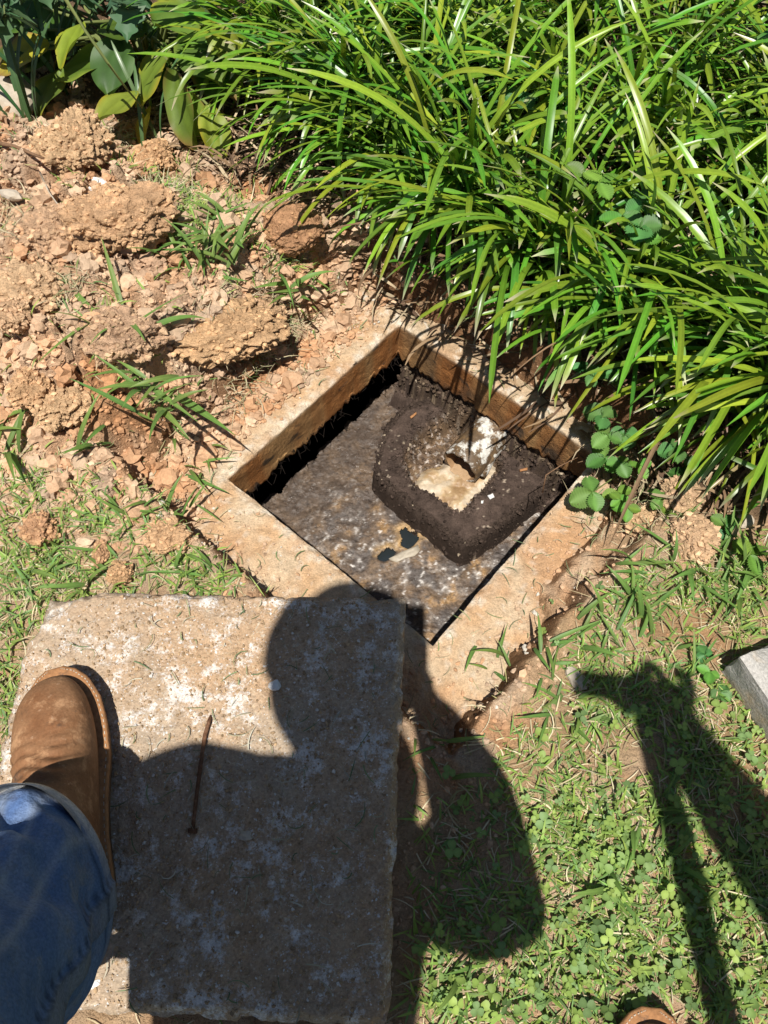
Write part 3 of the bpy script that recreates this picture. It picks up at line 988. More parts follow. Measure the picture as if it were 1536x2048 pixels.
def clod(u, v, r, label, flat=0.7, tint=(0.50, 0.30, 0.145), zoff=0.35, seed=0, rough=0.5, group=None, stretch=(1, 1), ang=0.0):
    p = at(u, v, LAWN)
    zg = float(gh(p.x, p.y))
    for _ in range(3):
        p = at(u, v, zg + r * flat * zoff)
        zg = float(gh(p.x, p.y))
    base = Vector((p.x, p.y, zg))
    r = r * 0.92
    n = hash_noise3(ICO4, 1.3, 100 + seed)
    n2 = hash_noise3(ICO4, 4.0, 130 + seed)
    n3 = hash_noise3(ICO4, 11.0, 160 + seed)
    w = worley3(ICO4, 2.3, seed % 9)
    w2_ = worley3(ICO4, 5.5, (seed + 4) % 9)
    w3_ = worley3(ICO4, 10.0, (seed + 2) % 9)
    dome = lambda q: np.clip(1 - q[0] ** 2 * 1.3, 0, 1)
    k = 0.82 + rough * (0.55 * n + 0.22 * n2 + 0.14 * n3) + rough * (0.30 * dome(w) * (0.3 + w[2]) + 0.30 * (0.1 + w2_[2]) * dome(w2_) + 0.15 * (0.1 + w3_[2]) * dome(w3_))
    k = np.maximum(k, 0.3)
    V = ICO4 * k[:, None] * r
    V[:, 0] *= stretch[0]
    V[:, 1] *= stretch[1]
    V[:, 2] *= flat * 0.85
    ca, sa = math.cos(ang), math.sin(ang)
    V[:, 0], V[:, 1] = V[:, 0] * ca - V[:, 1] * sa, V[:, 0] * sa + V[:, 1] * ca
    V[:, 2] += r * flat * zoff
    c = 0.5 * np.array(tint) + 0.5 * np.array([0.56, 0.36, 0.215])
    c = c * (1 + 0.25 * n2[:, None] + 0.15 * n[:, None] + 0.2 * (w2_[2][:, None] - 0.5))
    o = link('soil_clod', mesh_np('soil_clod', V, ICF4, M_CLOD, np.clip(c, 0.02, 0.8)), loc=base)
    # crumbs clinging to the clod
    ii = RNG.choice(len(V), int(min(900, 60 + 9000 * r) * (0.15 if rough < 0.25 else 1)))
    ii = ii[V[ii, 2] > 0]
    q = RNG.uniform(0.55, 1.4, (len(ii), len(I1_), 1))
    rad = (0.0016 + 0.0045 * RNG.random(len(ii)) ** 2.5) * min(1, r / 0.035)
    CV = I1_[None] * q * rad[:, None, None] + V[ii][:, None, :]
    FF = (F1__[None] + (np.arange(len(ii)) * len(I1_))[:, None, None]).reshape(-1, 3)
    CC = np.repeat(c[ii] * RNG.uniform(0.8, 1.25, (len(ii), 1)), len(I1_), 0)
    tag(link('crumbs', mesh_np('clod_crumbs', CV.reshape(-1, 3), FF, M_CRUMB, np.clip(CC, 0.02, 0.8), smooth=False), o), kind='stuff')
    return tag(o, label, 'soil clod', group)


clod(585, 455, 0.060, 'smooth orange clay clod with leaf shadow across it, at lilyturf edge', 0.8, (0.30, 0.13, 0.03), 0.75, 1, 0.20, stretch=(1, 0.95))
clod(240, 440, 0.085, 'big broad clay clod with a smooth spade-cut face on the spoil heap', 0.6, (0.50, 0.30, 0.145), 0.3, 2, 0.4, stretch=(1.15, 0.8), ang=0.3)
clod(150, 300, 0.070, 'upper clay clod of the heap carrying a mat of dry grass', 0.75, (0.52, 0.335, 0.18), 0.35, 3, 0.5)
clod(215, 640, 0.058, 'matted clod with grey-green dead turf on its lower side', 0.75, (0.40, 0.275, 0.165), 0.4, 4, 0.45, stretch=(1.2, 0.8))
clod(430, 610, 0.080, 'wide yellowish clay clod ending in ragged roots above the rim', 0.55, (0.54, 0.335, 0.155), 0.3, 5, 0.45, stretch=(1.3, 0.8), ang=0.25)
clod(530, 665, 0.040, 'root-matted sod lump at the end of the yellowish clod', 0.8, (0.33, 0.21, 0.115), 0.35, 6, 0.5)
clod(310, 330, 0.040, 'orange clay lump tucked under the yellowed hosta leaf', 0.9, (0.52, 0.30, 0.13), 0.4, 7, 0.5)
clod(120, 470, 0.050, 'brown crumbly clod beside the deep crack of the heap', 0.8, (0.40, 0.265, 0.155), 0.35, 8, 0.55)
clod(60, 590, 0.062, 'pale clay clod at the heap side with a thin root across', 0.7, (0.55, 0.37, 0.21), 0.3, 9, 0.5)
clod(30, 640, 0.030, 'small round pinkish clod below the pale heap clod', 0.9, (0.52, 0.33, 0.19), 0.5, 10, 0.35)
clod(500, 555, 0.026, 'rounded clay lump at the foot of the green crabgrass', 0.9, (0.50, 0.33, 0.185), 0.5, 11, 0.5)
clod(78, 1058, 0.026, 'rust orange clay lump lying on the sparse left lawn', 0.85, (0.44, 0.225, 0.095), 0.5, 12, 0.5)
clod(240, 1145, 0.019, 'round orange clay ball on the grass above the lid', 0.95, (0.46, 0.26, 0.115), 0.6, 13, 0.35)
clod(200, 1105, 0.016, 'narrow orange clay lump beside the round clay ball', 0.8, (0.45, 0.25, 0.11), 0.5, 14, 0.5, stretch=(0.7, 1.4))
clod(335, 1070, 0.028, 'broad crumbly orange lump beside the cut edge of turf', 0.6, (0.48, 0.29, 0.14), 0.3, 15, 0.5, stretch=(1.2, 0.9))
clod(110, 780, 0.040, 'tan clod at the lower skirt of the heap', 0.7, (0.52, 0.34, 0.18), 0.35, 16, 0.55)
clod(65, 780, 0.034, 'reddish clod leaning on the tan clod of the heap skirt', 0.8, (0.47, 0.27, 0.125), 0.4, 17, 0.5)
clod(450, 850, 0.018, 'yellow orange clay lump on the tank rim by a long leaf', 0.7, (0.56, 0.35, 0.15), 0.4, 18, 0.4)
clod(340, 740, 0.036, 'grey-brown crumbly lump amid crabgrass on the heap slope', 0.6, (0.44, 0.30, 0.185), 0.35, 19, 0.5)
clod(1290, 1050, 0.030, 'pale crumbly clay lump by the strawberry runners', 0.7, (0.50, 0.33, 0.18), 0.35, 20, 0.5)
clod(1390, 1075, 0.036, 'tan clay lump half under grass below the lilyturf', 0.6, (0.48, 0.33, 0.19), 0.3, 21, 0.5)
clod(1370, 985, 0.030, 'straw-covered clay lump in shade of the lilyturf tips', 0.7, (0.44, 0.30, 0.18), 0.3, 22, 0.5)

I1, F1 = ico(1)
I2, F2 = ico(2)


def scatter_crumbs(name, X, Y, R, tint, zfun, I=I1, F=F1, kind='stuff', flat=0.75):
    n = len(X)
    m = len(I)
    q = RNG.uniform(0.55, 1.4, (n, m, 1))
    V = I[None] * q * R[:, None, None]
    st = RNG.uniform(0.65, 1.2, (n, 1, 3))
    st[..., 2] *= flat
    V = V * st
    an = RNG.uniform(0, 2 * np.pi, n)
    c, s = np.cos(an)[:, None], np.sin(an)[:, None]
    V = np.stack([V[..., 0] * c - V[..., 1] * s, V[..., 0] * s + V[..., 1] * c, V[..., 2]], -1)
    z = zfun(X, Y)
    V += np.stack([X, Y, z + 0.3 * R], -1)[:, None, :]
    FF = (F[None] + (np.arange(n) * m)[:, None, None]).reshape(-1, 3)
    C = np.repeat(tint, m, 0)
    o = link(name, mesh_np(name, V.reshape(-1, 3), FF, M_CRUMB, np.clip(C, 0.02, 0.85), smooth=False))
    return tag(o, kind=kind)


def crumb_pts(n, f):
    X = RNG.uniform(-1.05, 0.95, n)
    Y = RNG.uniform(-0.2, 1.75, n)
    k = RNG.random(n) < f(X, Y)
    return X[k], Y[k]


def rim_or_ground(x, y):
    a, b = loc_ab(x, y)
    g = gh(x, y)
    m = np.maximum(np.abs(a), np.abs(b))
    return np.where(m < HA + 0.24, np.maximum(g, 0.0015), g)


def not_hole(x, y, e=0.004):
    a, b = loc_ab(x, y)
    return np.maximum(np.abs(a), np.abs(b)) > HA + e


def heap_w(x, y):
    sd = poly_sd(x, y, HEAP)
    a, b = loc_ab(x, y)
    wv = sstep(0.16, -0.02, sd) * not_hole(x, y, 0.03)
    return wv


X, Y = crumb_pts(110000, lambda x, y: 0.9 * heap_w(x, y))
R_ = 0.0020 + 0.0055 * RNG.random(len(X)) ** 2.5
scatter_crumbs('loose_soil', X, Y, R_, soil_colour(X, Y) * RNG.uniform(0.75, 1.2, (len(X), 1)), rim_or_ground)
X, Y = crumb_pts(11000, lambda x, y: 0.6 * heap_w(x, y))
R_ = 0.006 + 0.012 * RNG.random(len(X)) ** 2.2
scatter_crumbs('soil_lumps', X, Y, R_, soil_colour(X, Y) * RNG.uniform(0.8, 1.12, (len(X), 1)), rim_or_ground, I2, F2)


def rim_w(x, y):
    a, b = loc_ab(x, y)
    m = np.maximum(np.abs(a), np.abs(b)) - HA
    near = (m > 0.004) & (m < 0.15)
    d = 0.22 + 0.5 * sstep(0.02, 0.08, m) + 0.5 * np.clip(fbm(x * 14, y * 14, 95, 3), 0, 1)
    return near * d


X, Y = crumb_pts(42000, rim_w)
_a, _b = loc_ab(X, Y)
R_ = 0.0010 + (0.0024 + 0.0030 * sstep(0.03, 0.10, np.maximum(np.abs(_a), np.abs(_b)) - HA)) * RNG.random(len(X)) ** 3
tc_ = soil_colour(X, Y) * RNG.uniform(0.75, 1.15, (len(X), 1))
wh = RNG.random(len(X)) < 0.05
tc_[wh] = np.array([0.60, 0.55, 0.46])
scatter_crumbs('rim_crumbs', X, Y, R_, tc_, rim_or_ground)


def lawn_w(x, y):
    sd = poly_sd(x, y, HEAP)
    a, b = loc_ab(x, y)
    o = np.maximum(np.abs(a), np.abs(b)) > HA + 0.11
    u, v = px(x, y, LAWN)
    return o * (sd > 0.02) * (0.25 + 0.6 * (np.abs(u - 900) < 160) * (v > 1400) + 0.5 * (v < 1200) * (u < 600))


X, Y = crumb_pts(40000, lawn_w)
R_ = 0.0012 + 0.003 * RNG.random(len(X)) ** 3
scatter_crumbs('lawn_crumbs', X, Y, R_, soil_colour(X, Y) * RNG.uniform(0.7, 1.1, (len(X), 1)), rim_or_ground)
# grit on the lid
U = RNG.random(9000)
W2 = RNG.random(9000)
Pq = bil(U, W2)
R_ = 0.0006 + 0.0018 * RNG.random(9000) ** 3.5
tc_ = np.array([0.38, 0.26, 0.15]) * RNG.uniform(0.7, 1.3, (9000, 1))
wh = RNG.random(9000) < 0.14
tc_[wh] = np.array([0.62, 0.58, 0.52])
keep = (U * 0.46 + W2 * 0.46 > 0.09) & (np.minimum(np.minimum(U, 1 - U), np.minimum(W2, 1 - W2)) > 0.012)
scatter_crumbs('lid_grit', Pq[keep, 0], Pq[keep, 1], R_[keep], tc_[keep], lambda x, y: np.full(len(x), ZL) + 0.0032 * fbm(x * 14, y * 14, 81, 4) + 0.0005)

# stones and sticks one can pick up
def stone(u, v, r, label, stretch=(1, 1, 0.6), m=M_STONE, seed=0, z=None, name='stone', ang=0.0):
    p = at(u, v, LAWN if z is None else z)
    zg = float(gh(p.x, p.y)) if z is None else z
    p = at(u, v, zg)
    V = I2 * (1 + 0.3 * hash_noise3(I2, 1.6, 200 + seed)[:, None]) * r
    V = V * RNG.uniform(0.86, 1.12, (len(V), 1))
    V = V * np.array(stretch)
    ca, sa = math.cos(ang), math.sin(ang)
    V = np.stack([V[:, 0] * ca - V[:, 1] * sa, V[:, 0] * sa + V[:, 1] * ca, V[:, 2] + r * stretch[2] * 0.55], 1)
    tag(link(name, mesh_np(name, V, F2, m, smooth=False), loc=(p.x, p.y, zg)), label, 'stone')


stone(200, 385, 0.020, 'square white stone chip bedded in the spoil heap', (1.3, 0.8, 0.9), M_WHITE, 1, ang=0.1)
stone(25, 395, 0.013, 'pale yellow stone at the heap edge', (1.6, 0.7, 0.7), M_STONE, 2, ang=-0.3)
stone(145, 318, 0.016, 'pale rounded stone set in the dry-grass clod', (1.4, 1, 0.7), M_STONE, 3)
stone(18, 215, 0.060, 'large pale rock half hidden behind bluish leaf blades', (1.1, 1.2, 0.45), M_STONE, 4)
stone(1150, 1358, 0.017, 'pale flat stone in the grass beside the shadow of a hand', (0.6, 1.1, 0.4), M_STONE, 5, ang=0.5)
stone(550, 1372, 0.0065, 'tiny white chip on the lid at the shadow edge', (1.3, 1, 0.6), M_WHITE, 6, z=ZL)
stone(492, 1672, 0.0062, 'small square pale chip on the lid below the rusty bar', (1.4, 0.9, 0.5), M_STONE, 7, z=ZL)
stone(1488, 1045, 0.012, 'small pale pebble under the drooping lilyturf tips', (1, 1, 0.7), M_STONE, 8)
stone(190, 1968, 0.004, 'tiny white chip at the lower left edge of the lid', (1.6, 0.8, 0.4), M_WHITE, 9, z=ZL, ang=0.5)


def stick(pts, r, label, m=M_TWIG, name='twig', cat='twig', taper=0.4):
    P = []
    for (u, v, dz) in pts:
        p = at(u, v, LAWN)
        for _ in range(3):
            p = at(u, v, float(rim_or_ground(np.array(p.x), np.array(p.y))) + dz)
        P.append(p)
    b0 = P[0].copy()
    n = len(P)
    V, F = tube([p - b0 for p in P], [r * (1 - (1 - taper) * i / (n - 1)) for i in range(n)], 7)
    tag(link(name, mesh_np(name, V, F, m), loc=b0), label, cat)


stick([(-30, 282, 0.02), (30, 293, 0.03), (75, 312, 0.03), (112, 326, 0.012)], 0.004, 'brown twig resting across the top of the spoil heap')
stick([(80, 345, 0.02), (98, 385, 0.03), (118, 412, 0.02), (130, 425, 0.01)], 0.0016, 'thin pale root strand on the heap below the brown twig', M_STONE, 'root_strand', 'root')
stick([(1010, 690, 0.05), (1042, 692, 0.07), (1065, 645, 0.09)], 0.0018, 'thin dry reddish stalk over the tank wall under lilyturf', M_TWIG, 'dry_stalk', 'stalk')
stick([(1085, 985, 0.0), (1092, 950, 0.03), (1120, 932, 0.04), (1155, 915, 0.05)], 0.0012, 'fine dry runner hanging at the east corner of the tank', M_TWIG, 'dry_stalk', 'stalk')


# ================================================================ blades and leaves
def blade_template(L, W, lift, droop, seg=12, fold=0.25, tipc=None, base=(0.10, 0.20, 0.025), mid=(0.155, 0.285, 0.028), blunt=False, twist=0.0, tipfrac=0.86, wprof=None, rise=2.2):
    """strap leaf in the XZ plane, growing towards +X"""
    t = np.linspace(0, 1, seg + 1)
    ang = lift + (droop - lift) * t ** 1.25
    ds = L / seg
    x = np.concatenate([[0], np.cumsum(np.cos(ang[:-1]) * ds)])
    z = np.concatenate([[0], np.cumsum(np.sin(ang[:-1]) * ds)])
    wd = W * (wprof(t) if wprof else np.where(t < 0.3, 0.55 + 0.45 * t / 0.3, 1.0) * np.where(t > 0.7, 1 - ((t - 0.7) / 0.3) ** (3 if not blunt else 8) * 0.96, 1.0))
    nx, nz = -np.sin(ang), np.cos(ang)
    V, C = [], []
    for i in range(seg + 1):
        tw = twist * t[i]
        for s in (-1, -0.5, 0, 0.5, 1):
            h = fold * abs(s) * wd[i] / 2
            yy = s * wd[i] / 2 * math.cos(tw)
            hz = h + s * wd[i] / 2 * math.sin(tw)
            V.append((x[i] + nx[i] * hz, yy, z[i] + nz[i] * hz))
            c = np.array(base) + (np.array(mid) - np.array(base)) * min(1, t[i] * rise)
            c = c * (1.12 if s == 0 else (0.93 if abs(s) == 0.5 else 1.03))
            if tipc is not None and t[i] > tipfrac:
                c = c + (np.array(tipc) - c) * min(1, (t[i] - tipfrac) / (1 - tipfrac) * 1.6)
            C.append(c)
    return np.array(V), grid_faces(seg + 1, 5), np.array(C)


LILY = []
for i in range(22):
    L = random.uniform(0.25, 0.44)
    W = random.uniform(0.0064, 0.0108)
    lift = math.radians(random.uniform(52, 84))
    droop = math.radians(random.uniform(-62, 12))
    tp = (0.55, 0.48, 0.32) if i % 3 else None
    md = ((0.15, 0.29, 0.022), (0.225, 0.355, 0.028), (0.175, 0.31, 0.024), (0.12, 0.25, 0.03))[i % 4]
    if i in (7, 15):
        md, tp, lift, W = (0.33, 0.23, 0.12), None, math.radians(35), 0.006
    V, F, C = blade_template(L, W, lift, droop, 13, random.uniform(0.1, 0.35), tp, base=(0.055, 0.12, 0.014) if i not in (7, 15) else (0.30, 0.21, 0.11), rise=1.7, mid=md, blunt=(i % 2 == 0), twist=random.uniform(-0.7, 0.7), tipfrac=random.uniform(0.90, 0.97))  # base colour darkened at the leaf foot to paint shade between leaves
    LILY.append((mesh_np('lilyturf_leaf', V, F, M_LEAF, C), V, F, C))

CLUMPS = [(-0.20, 1.53), (-0.08, 1.38), (0.03, 1.25), (0.14, 1.10), (0.265, 0.985), (0.40, 0.875), (0.55, 0.78), (0.69, 0.73), (0.88, 0.72),
          (-0.14, 1.78), (0.03, 1.62), (0.18, 1.47), (0.33, 1.35), (0.48, 1.22), (0.64, 1.13), (0.82, 1.08),
          (0.06, 1.88), (0.24, 1.74), (0.41, 1.61), (0.58, 1.47), (0.75, 1.37), (0.95, 1.28),
          (0.30, 2.02), (0.50, 1.90), (0.70, 1.78), (0.90, 1.62), (-0.02, 2.1), (0.61, 0.69), (0.79, 0.61)]
LLAB = ['lilyturf clump of glossy strap leaves, {}'.format(s) for s in (
    'next to the hosta at the heap end', 'arching over the smooth orange clod', 'behind the smooth orange clod', 'above the north corner of the tank',
    'drooping over the tank wall above the pipe', 'hanging over the east tank wall', 'among strawberry leaves by the tank', 'above the red berry',
    'at the bed edge beyond the red berry', 'behind the hosta', 'second row behind the orange clod', 'second row behind the tank corner',
    'second row behind the pipe', 'second row behind the strawberry leaves', 'second row above the red berry', 'second row at the far bed side',
    'third row behind the hosta end', 'third row behind the tank corner', 'third row behind the pipe', 'third row behind the strawberries',
    'third row beyond the berry', 'third row at the far side', 'back row by the hosta side', 'back row in the middle', 'back row beyond the pipe line',
    'back row at the litter patch', 'rearmost beside the hosta', 'leaning over the straw-covered clay lump', 'foremost at the coarse grass')]
for ci, (cx, cy) in enumerate(CLUMPS):
    zg = float(gh(cx, cy))
    root = thing('lilyturf_clump', LLAB[ci], 'lilyturf', (cx, cy, zg), 'lilyturf clumps along the bed')
    front = ci < 9 or ci > 26
    n = 128 if front else 104
    for k in range(n):
        li = random.randrange(len(LILY))
        if li in (7, 15) and random.random() < 0.75:
            li = 3
        az = random.uniform(0, 2 * math.pi)
        if random.random() < 0.55:
            az = math.radians(random.gauss(232, 48))
        rr_ = 0.055 * math.sqrt(random.random())
        pa = random.uniform(0, 2 * math.pi)
        o = link('leaf', LILY[li][0], root, (rr_ * math.cos(pa), rr_ * math.sin(pa), -0.005),
                 (random.gauss(0, 0.10), random.gauss(0.0, 0.14), az), random.uniform(0.78, 1.12))
    # short inner growth of the clump, too small to pick apart
    VV, FF, CC, nn = [], [], [], 0
    for k in range(40):
        me_, V, F, C = random.choice(LILY)
        s = random.uniform(0.4, 0.75)
        az = random.uniform(0, 2 * math.pi)
        R3 = np.array(Euler((random.gauss(0, 0.2), random.gauss(0, 0.3), az)).to_matrix())
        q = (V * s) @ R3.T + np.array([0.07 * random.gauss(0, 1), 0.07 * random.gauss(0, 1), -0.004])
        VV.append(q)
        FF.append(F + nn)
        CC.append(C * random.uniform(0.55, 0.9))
        nn += len(q)
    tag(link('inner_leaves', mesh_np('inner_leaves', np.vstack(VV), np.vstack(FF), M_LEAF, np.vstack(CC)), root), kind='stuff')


# ---- dead litter at the foot of the lilyturf
def strands(name, n, fpos, Ls, Ws, cols, lie=0.25, m=None, kind='stuff', zf=None, zup=0.002, curl=0.6):
    """flat bent strips: straw, dead leaves, roots"""
    X, Y = fpos(n)
    n = len(X)
    Z = (zf or rim_or_ground)(X, Y) + zup
    az = RNG.uniform(0, 2 * np.pi, n)
    L = RNG.uniform(*Ls, n)
    W = RNG.uniform(*Ws, n)
    el = np.abs(RNG.normal(0, lie, n))
    cu = RNG.normal(0, curl, n)
    P = []
    x, y, z = X.copy(), Y.copy(), Z.copy()
    seg = 4
    for i in range(seg + 1):
        P.append(np.stack([x, y, z], -1))
        aa = az + cu * i / seg
        ee = el * (1 - 1.3 * i / seg)
        x = x + np.cos(aa) * np.cos(ee) * L / seg
        y = y + np.sin(aa) * np.cos(ee) * L / seg
        z = z + np.sin(ee) * L / seg
    V = []
    for i in range(seg + 1):
        aa = az + cu * min(i, seg - 1) / seg
        side = np.stack([-np.sin(aa), np.cos(aa), RNG.normal(0, 0.3, n)], -1)
        wv_ = (W * (1, 1, 1, 0.8, 0.25)[i] / 2)[:, None]
        V += [P[i] - side * wv_, P[i] + side * wv_]
    V = np.stack(V, 1)
    m_ = V.shape[1]
    f = np.array([[2 * i, 2 * i + 2, 2 * i + 3, 2 * i + 1] for i in range(seg)])
    FF = (f[None] + (np.arange(n) * m_)[:, None, None]).reshape(-1, 4)
    ci = RNG.integers(0, len(cols), n)
    C = np.array(cols)[ci] * RNG.uniform(0.7, 1.25, (n, 1))
    o = link(name, mesh_np(name, V.reshape(-1, 3), FF, m or M_DRY, np.clip(np.repeat(C, m_, 0), 0.01, 0.9)))
    return tag(o, kind=kind)


def box_pts(x0, x1, y0, y1, f=None):
    def g(n):
        X = RNG.uniform(x0, x1, n)
        Y = RNG.uniform(y0, y1, n)
        if f is None:
            return X, Y
        k = RNG.random(n) < f(X, Y)
        return X[k], Y[k]
    return g


def bed_edge(x, y):
    sd = poly_sd(x, y, BED)
    a, b = loc_ab(x, y)
    ne = (a > HA + 0.02) & (np.abs(b) < 0.3)
    return np.maximum(sstep(0.03, -0.02, sd) * sstep(-0.6, -0.05, sd), 0.8 * ne) * (x > -0.5) * not_hole(x, y, 0.012)


strands('leaf_litter', 8500, box_pts(-0.5, 1.3, 0.4, 2.0, bed_edge), (0.03, 0.10), (0.002, 0.006),
        [(0.20, 0.125, 0.07), (0.30, 0.20, 0.115), (0.13, 0.08, 0.05), (0.42, 0.33, 0.21)], 0.45, zup=0.006)


# ================================================================ lawn: blades, straw, clover
PATCH = [(60, 1150, 110, 80, 1.0), (140, 1040, 120, 55, 0.8), (340, 1130, 80, 55, 0.8), (50, 985, 80, 50, 0.7), (345, 1015, 60, 40, 0.7), (250, 1060, 90, 45, 0.5),
         (20, 1400, 60, 160, 0.8), (420, 1165, 70, 28, 0.7), (180, 1180, 120, 40, 0.7), (20, 1250, 60, 60, 0.6),
         (345, 375, 48, 36, 0.9), (420, 480, 75, 60, 1.2), (235, 720, 40, 30, 0.4), (275, 790, 60, 30, 0.4), (490, 690, 40, 30, 0.6), (580, 560, 50, 40, 0.5),
         (1230, 1190, 150, 75, 1.0), (1420, 1160, 110, 70, 1.0), (1180, 1310, 130, 70, 0.7), (1330, 1180, 80, 60, 0.9), (1490, 1220, 60, 80, 1.0), (1040, 1340, 90, 60, 0.5),
         (1100, 1470, 110, 60, 0.6), (1250, 1400, 150, 100, 0.9), (1420, 1480, 90, 130, 1.0), (1180, 1650, 180, 150, 1.1), (1420, 1800, 170, 250, 1.3),
         (1150, 1880, 250, 170, 1.2), (960, 2000, 180, 70, 1.2), (960, 1720, 90, 110, 0.45), (870, 1510, 40, 60, 0.3), (980, 1560, 60, 50, 0.3)]


def grass_w(x, y):
    u, v = px(x, y, LAWN)
    w_ = np.zeros_like(x)
    for (a, b, ra, rb, k) in PATCH:
        w_ = np.maximum(w_, k * np.exp(-(((u - a) / ra) ** 2 + ((v - b) / rb) ** 2)))
    far = (x < -0.95) | (y < -0.2) | ((x > 0.75) & (y < 0.6))
    w_ = np.where(far & (poly_sd(x, y, HEAP) > 0.05), 1.0, w_)
    sd = poly_sd(x, y, BED)
    w_ = np.maximum(w_ * sstep(-0.08, 0.02, sd), 1.3 * np.exp(-(((u - 425) / 80) ** 2 + ((v - 490) / 62) ** 2))) + 0.04 * (sd > 0)
    a, b = loc_ab(x, y)
    m = np.maximum(np.abs(a), np.abs(b))
    lidm = (x > c4[0][0] + 0.004) & (x < c4[1][0] + 0.0) & (y < c4[0][1] - 0.005) & (y > c4[2][1])
    return np.clip(w_, 0, 1.3) / 1.3 * (m > HA + 0.105 + 0.05 * (b > HA)) * (1 - lidm) * (0.35 + 0.9 * np.clip(0.5 + fbm(x * 12, y * 12, 97, 3), 0, 1))


def blades(name, n, W8, Ls, Ws, cols, tilt, mtl, zup=-0.002):
    X, Y = box_pts(-1.1, 1.2, -0.32, 1.6, W8)(n)
    n = len(X)
    Z = gh(X, Y) + zup
    az = RNG.uniform(0, 2 * np.pi, n)
    L = RNG.uniform(*Ls, n) * RNG.uniform(0.6, 1, n)
    W = RNG.uniform(*Ws, n)
    e0 = np.radians(np.clip(RNG.normal(*tilt, n), 5, 88))
    e1 = e0 - np.radians(np.abs(RNG.normal(45, 30, n)))
    seg = 4
    x, y, z = X, Y, Z
    V = []
    sd = np.stack([-np.sin(az), np.cos(az), RNG.normal(0, 0.35, n)], -1)
    for i in range(seg + 1):
        wv_ = (W * (0.7, 1, 0.95, 0.65, 0.08)[i] / 2)[:, None]
        p = np.stack([x, y, np.maximum(z, Z - 0.001)], -1)
        V += [p - sd * wv_, p + sd * wv_]
        e = e0 + (e1 - e0) * i / (seg - 1)
        x = x + np.cos(az) * np.cos(e) * L / seg
        y = y + np.sin(az) * np.cos(e) * L / seg
        z = z + np.sin(e) * L / seg
    V = np.stack(V, 1)
    m_ = V.shape[1]
    f = np.array([[2 * i, 2 * i + 2, 2 * i + 3, 2 * i + 1] for i in range(seg)])
    FF = (f[None] + (np.arange(n) * m_)[:, None, None]).reshape(-1, 4)
    ci = RNG.integers(0, len(cols), n)
    C = np.array(cols)[ci] * RNG.uniform(0.7, 1.3, (n, 1)) * (1 + RNG.normal(0, 0.06, (n, 3)))
    o = link(name, mesh_np(name, V.reshape(-1, 3), FF, mtl, np.clip(np.repeat(C, m_, 0), 0.01, 0.9)))
    return tag(o, kind='stuff')


def clover_w(x, y):
    u, v = px(x, y, LAWN)
    w_ = np.zeros_like(x)
    for (a, b, ra, rb, k) in [(1180, 1700, 200, 150, 0.9), (1120, 1960, 300, 110, 1.0), (1420, 1850, 150, 250, 0.9), (1300, 1480, 130, 90, 0.45), (1130, 1850, 160, 120, 0.9),
                              (1480, 1520, 70, 100, 0.6), (1200, 1260, 100, 60, 0.25), (960, 1850, 80, 90, 0.5)]:
        w_ = np.maximum(w_, k * np.exp(-(((u - a) / ra) ** 2 + ((v - b) / rb) ** 2)))
    w_ = np.where((x > 0.55) & (y < 0.45) | (x > 0.1) & (y < -0.12), 0.8, w_)
    lidm = (x < c4[1][0] + 0.012)
    return w_ * (1 - lidm) * (0.3 + 0.9 * np.clip(0.5 + fbm(x * 16, y * 16, 99, 2), 0, 1))


GREENS = [(0.21, 0.32, 0.07), (0.26, 0.37, 0.08), (0.17, 0.275, 0.08), (0.31, 0.41, 0.10), (0.20, 0.32, 0.10), (0.26, 0.36, 0.075)]
blades('grass', 360000, grass_w, (0.014, 0.044), (0.0014, 0.0034), GREENS, (38, 22), M_GRASS)
strands('dry_grass', 150000, box_pts(-1.2, 1.3, -0.35, 1.6, lambda x, y: np.clip(grass_w(x, y) * 0.55 * (1 - 0.6 * clover_w(x, y)) + 0.09 * (poly_sd(x, y, HEAP) > 0) * (poly_sd(x, y, BED) > 0), 0, 1) * not_hole(x, y, 0.10)
                                               * (1 - (x > c4[0][0]) * (x < c4[1][0]) * (y < c4[0][1]) * (y > c4[2][1]))),
        (0.010, 0.042), (0.0007, 0.0018), [(0.52, 0.43, 0.26), (0.38, 0.30, 0.17), (0.52, 0.45, 0.29), (0.30, 0.27, 0.12)], 0.28)
# dead turf mats on the clods
for (u, v, ru, rv, n, zz) in ((215, 262, 75, 30, 260, 0.10), (140, 660, 60, 36, 420, 0.075), (490, 680, 45, 35, 300, 0.06), (345, 400, 50, 45, 260, 0.09), (130, 320, 60, 30, 90, 0.1),
                              (560, 640, 35, 30, 160, 0.05), (60, 520, 50, 60, 120, 0.08), (1330, 1015, 90, 55, 110, 0.06), (470, 760, 40, 30, 80, 0.03)):
    def gp(n, u=u, v=v, ru=ru, rv=rv, zz=zz):
        P = [at(random.gauss(u, ru * 0.6), random.gauss(v, rv * 0.6), zz) for _ in range(n)]
        return np.array([p.x for p in P]), np.array([p.y for p in P])
    strands('dead_turf', n, gp, (0.015, 0.05), (0.0007, 0.0016), [(0.42, 0.36, 0.22), (0.30, 0.25, 0.15), (0.50, 0.42, 0.27), (0.20, 0.22, 0.10)], 0.45,
            zf=lambda x, y, zz=zz: np.maximum(rim_or_ground(x, y), zz - 0.03 + 0.01 * RNG.random(len(x))), curl=0.9)
# cut bits of grass strewn over rim and lid
strands('grass_clippings', 900, box_pts(-0.5, 0.5, 0.2, 1.0, lambda x, y: rim_w(x, y) > 0), (0.008, 0.028), (0.0007, 0.0016),
        [(0.17, 0.22, 0.09), (0.25, 0.25, 0.12), (0.40, 0.33, 0.2), (0.14, 0.2, 0.1)], 0.15, zup=0.004, curl=1.0)


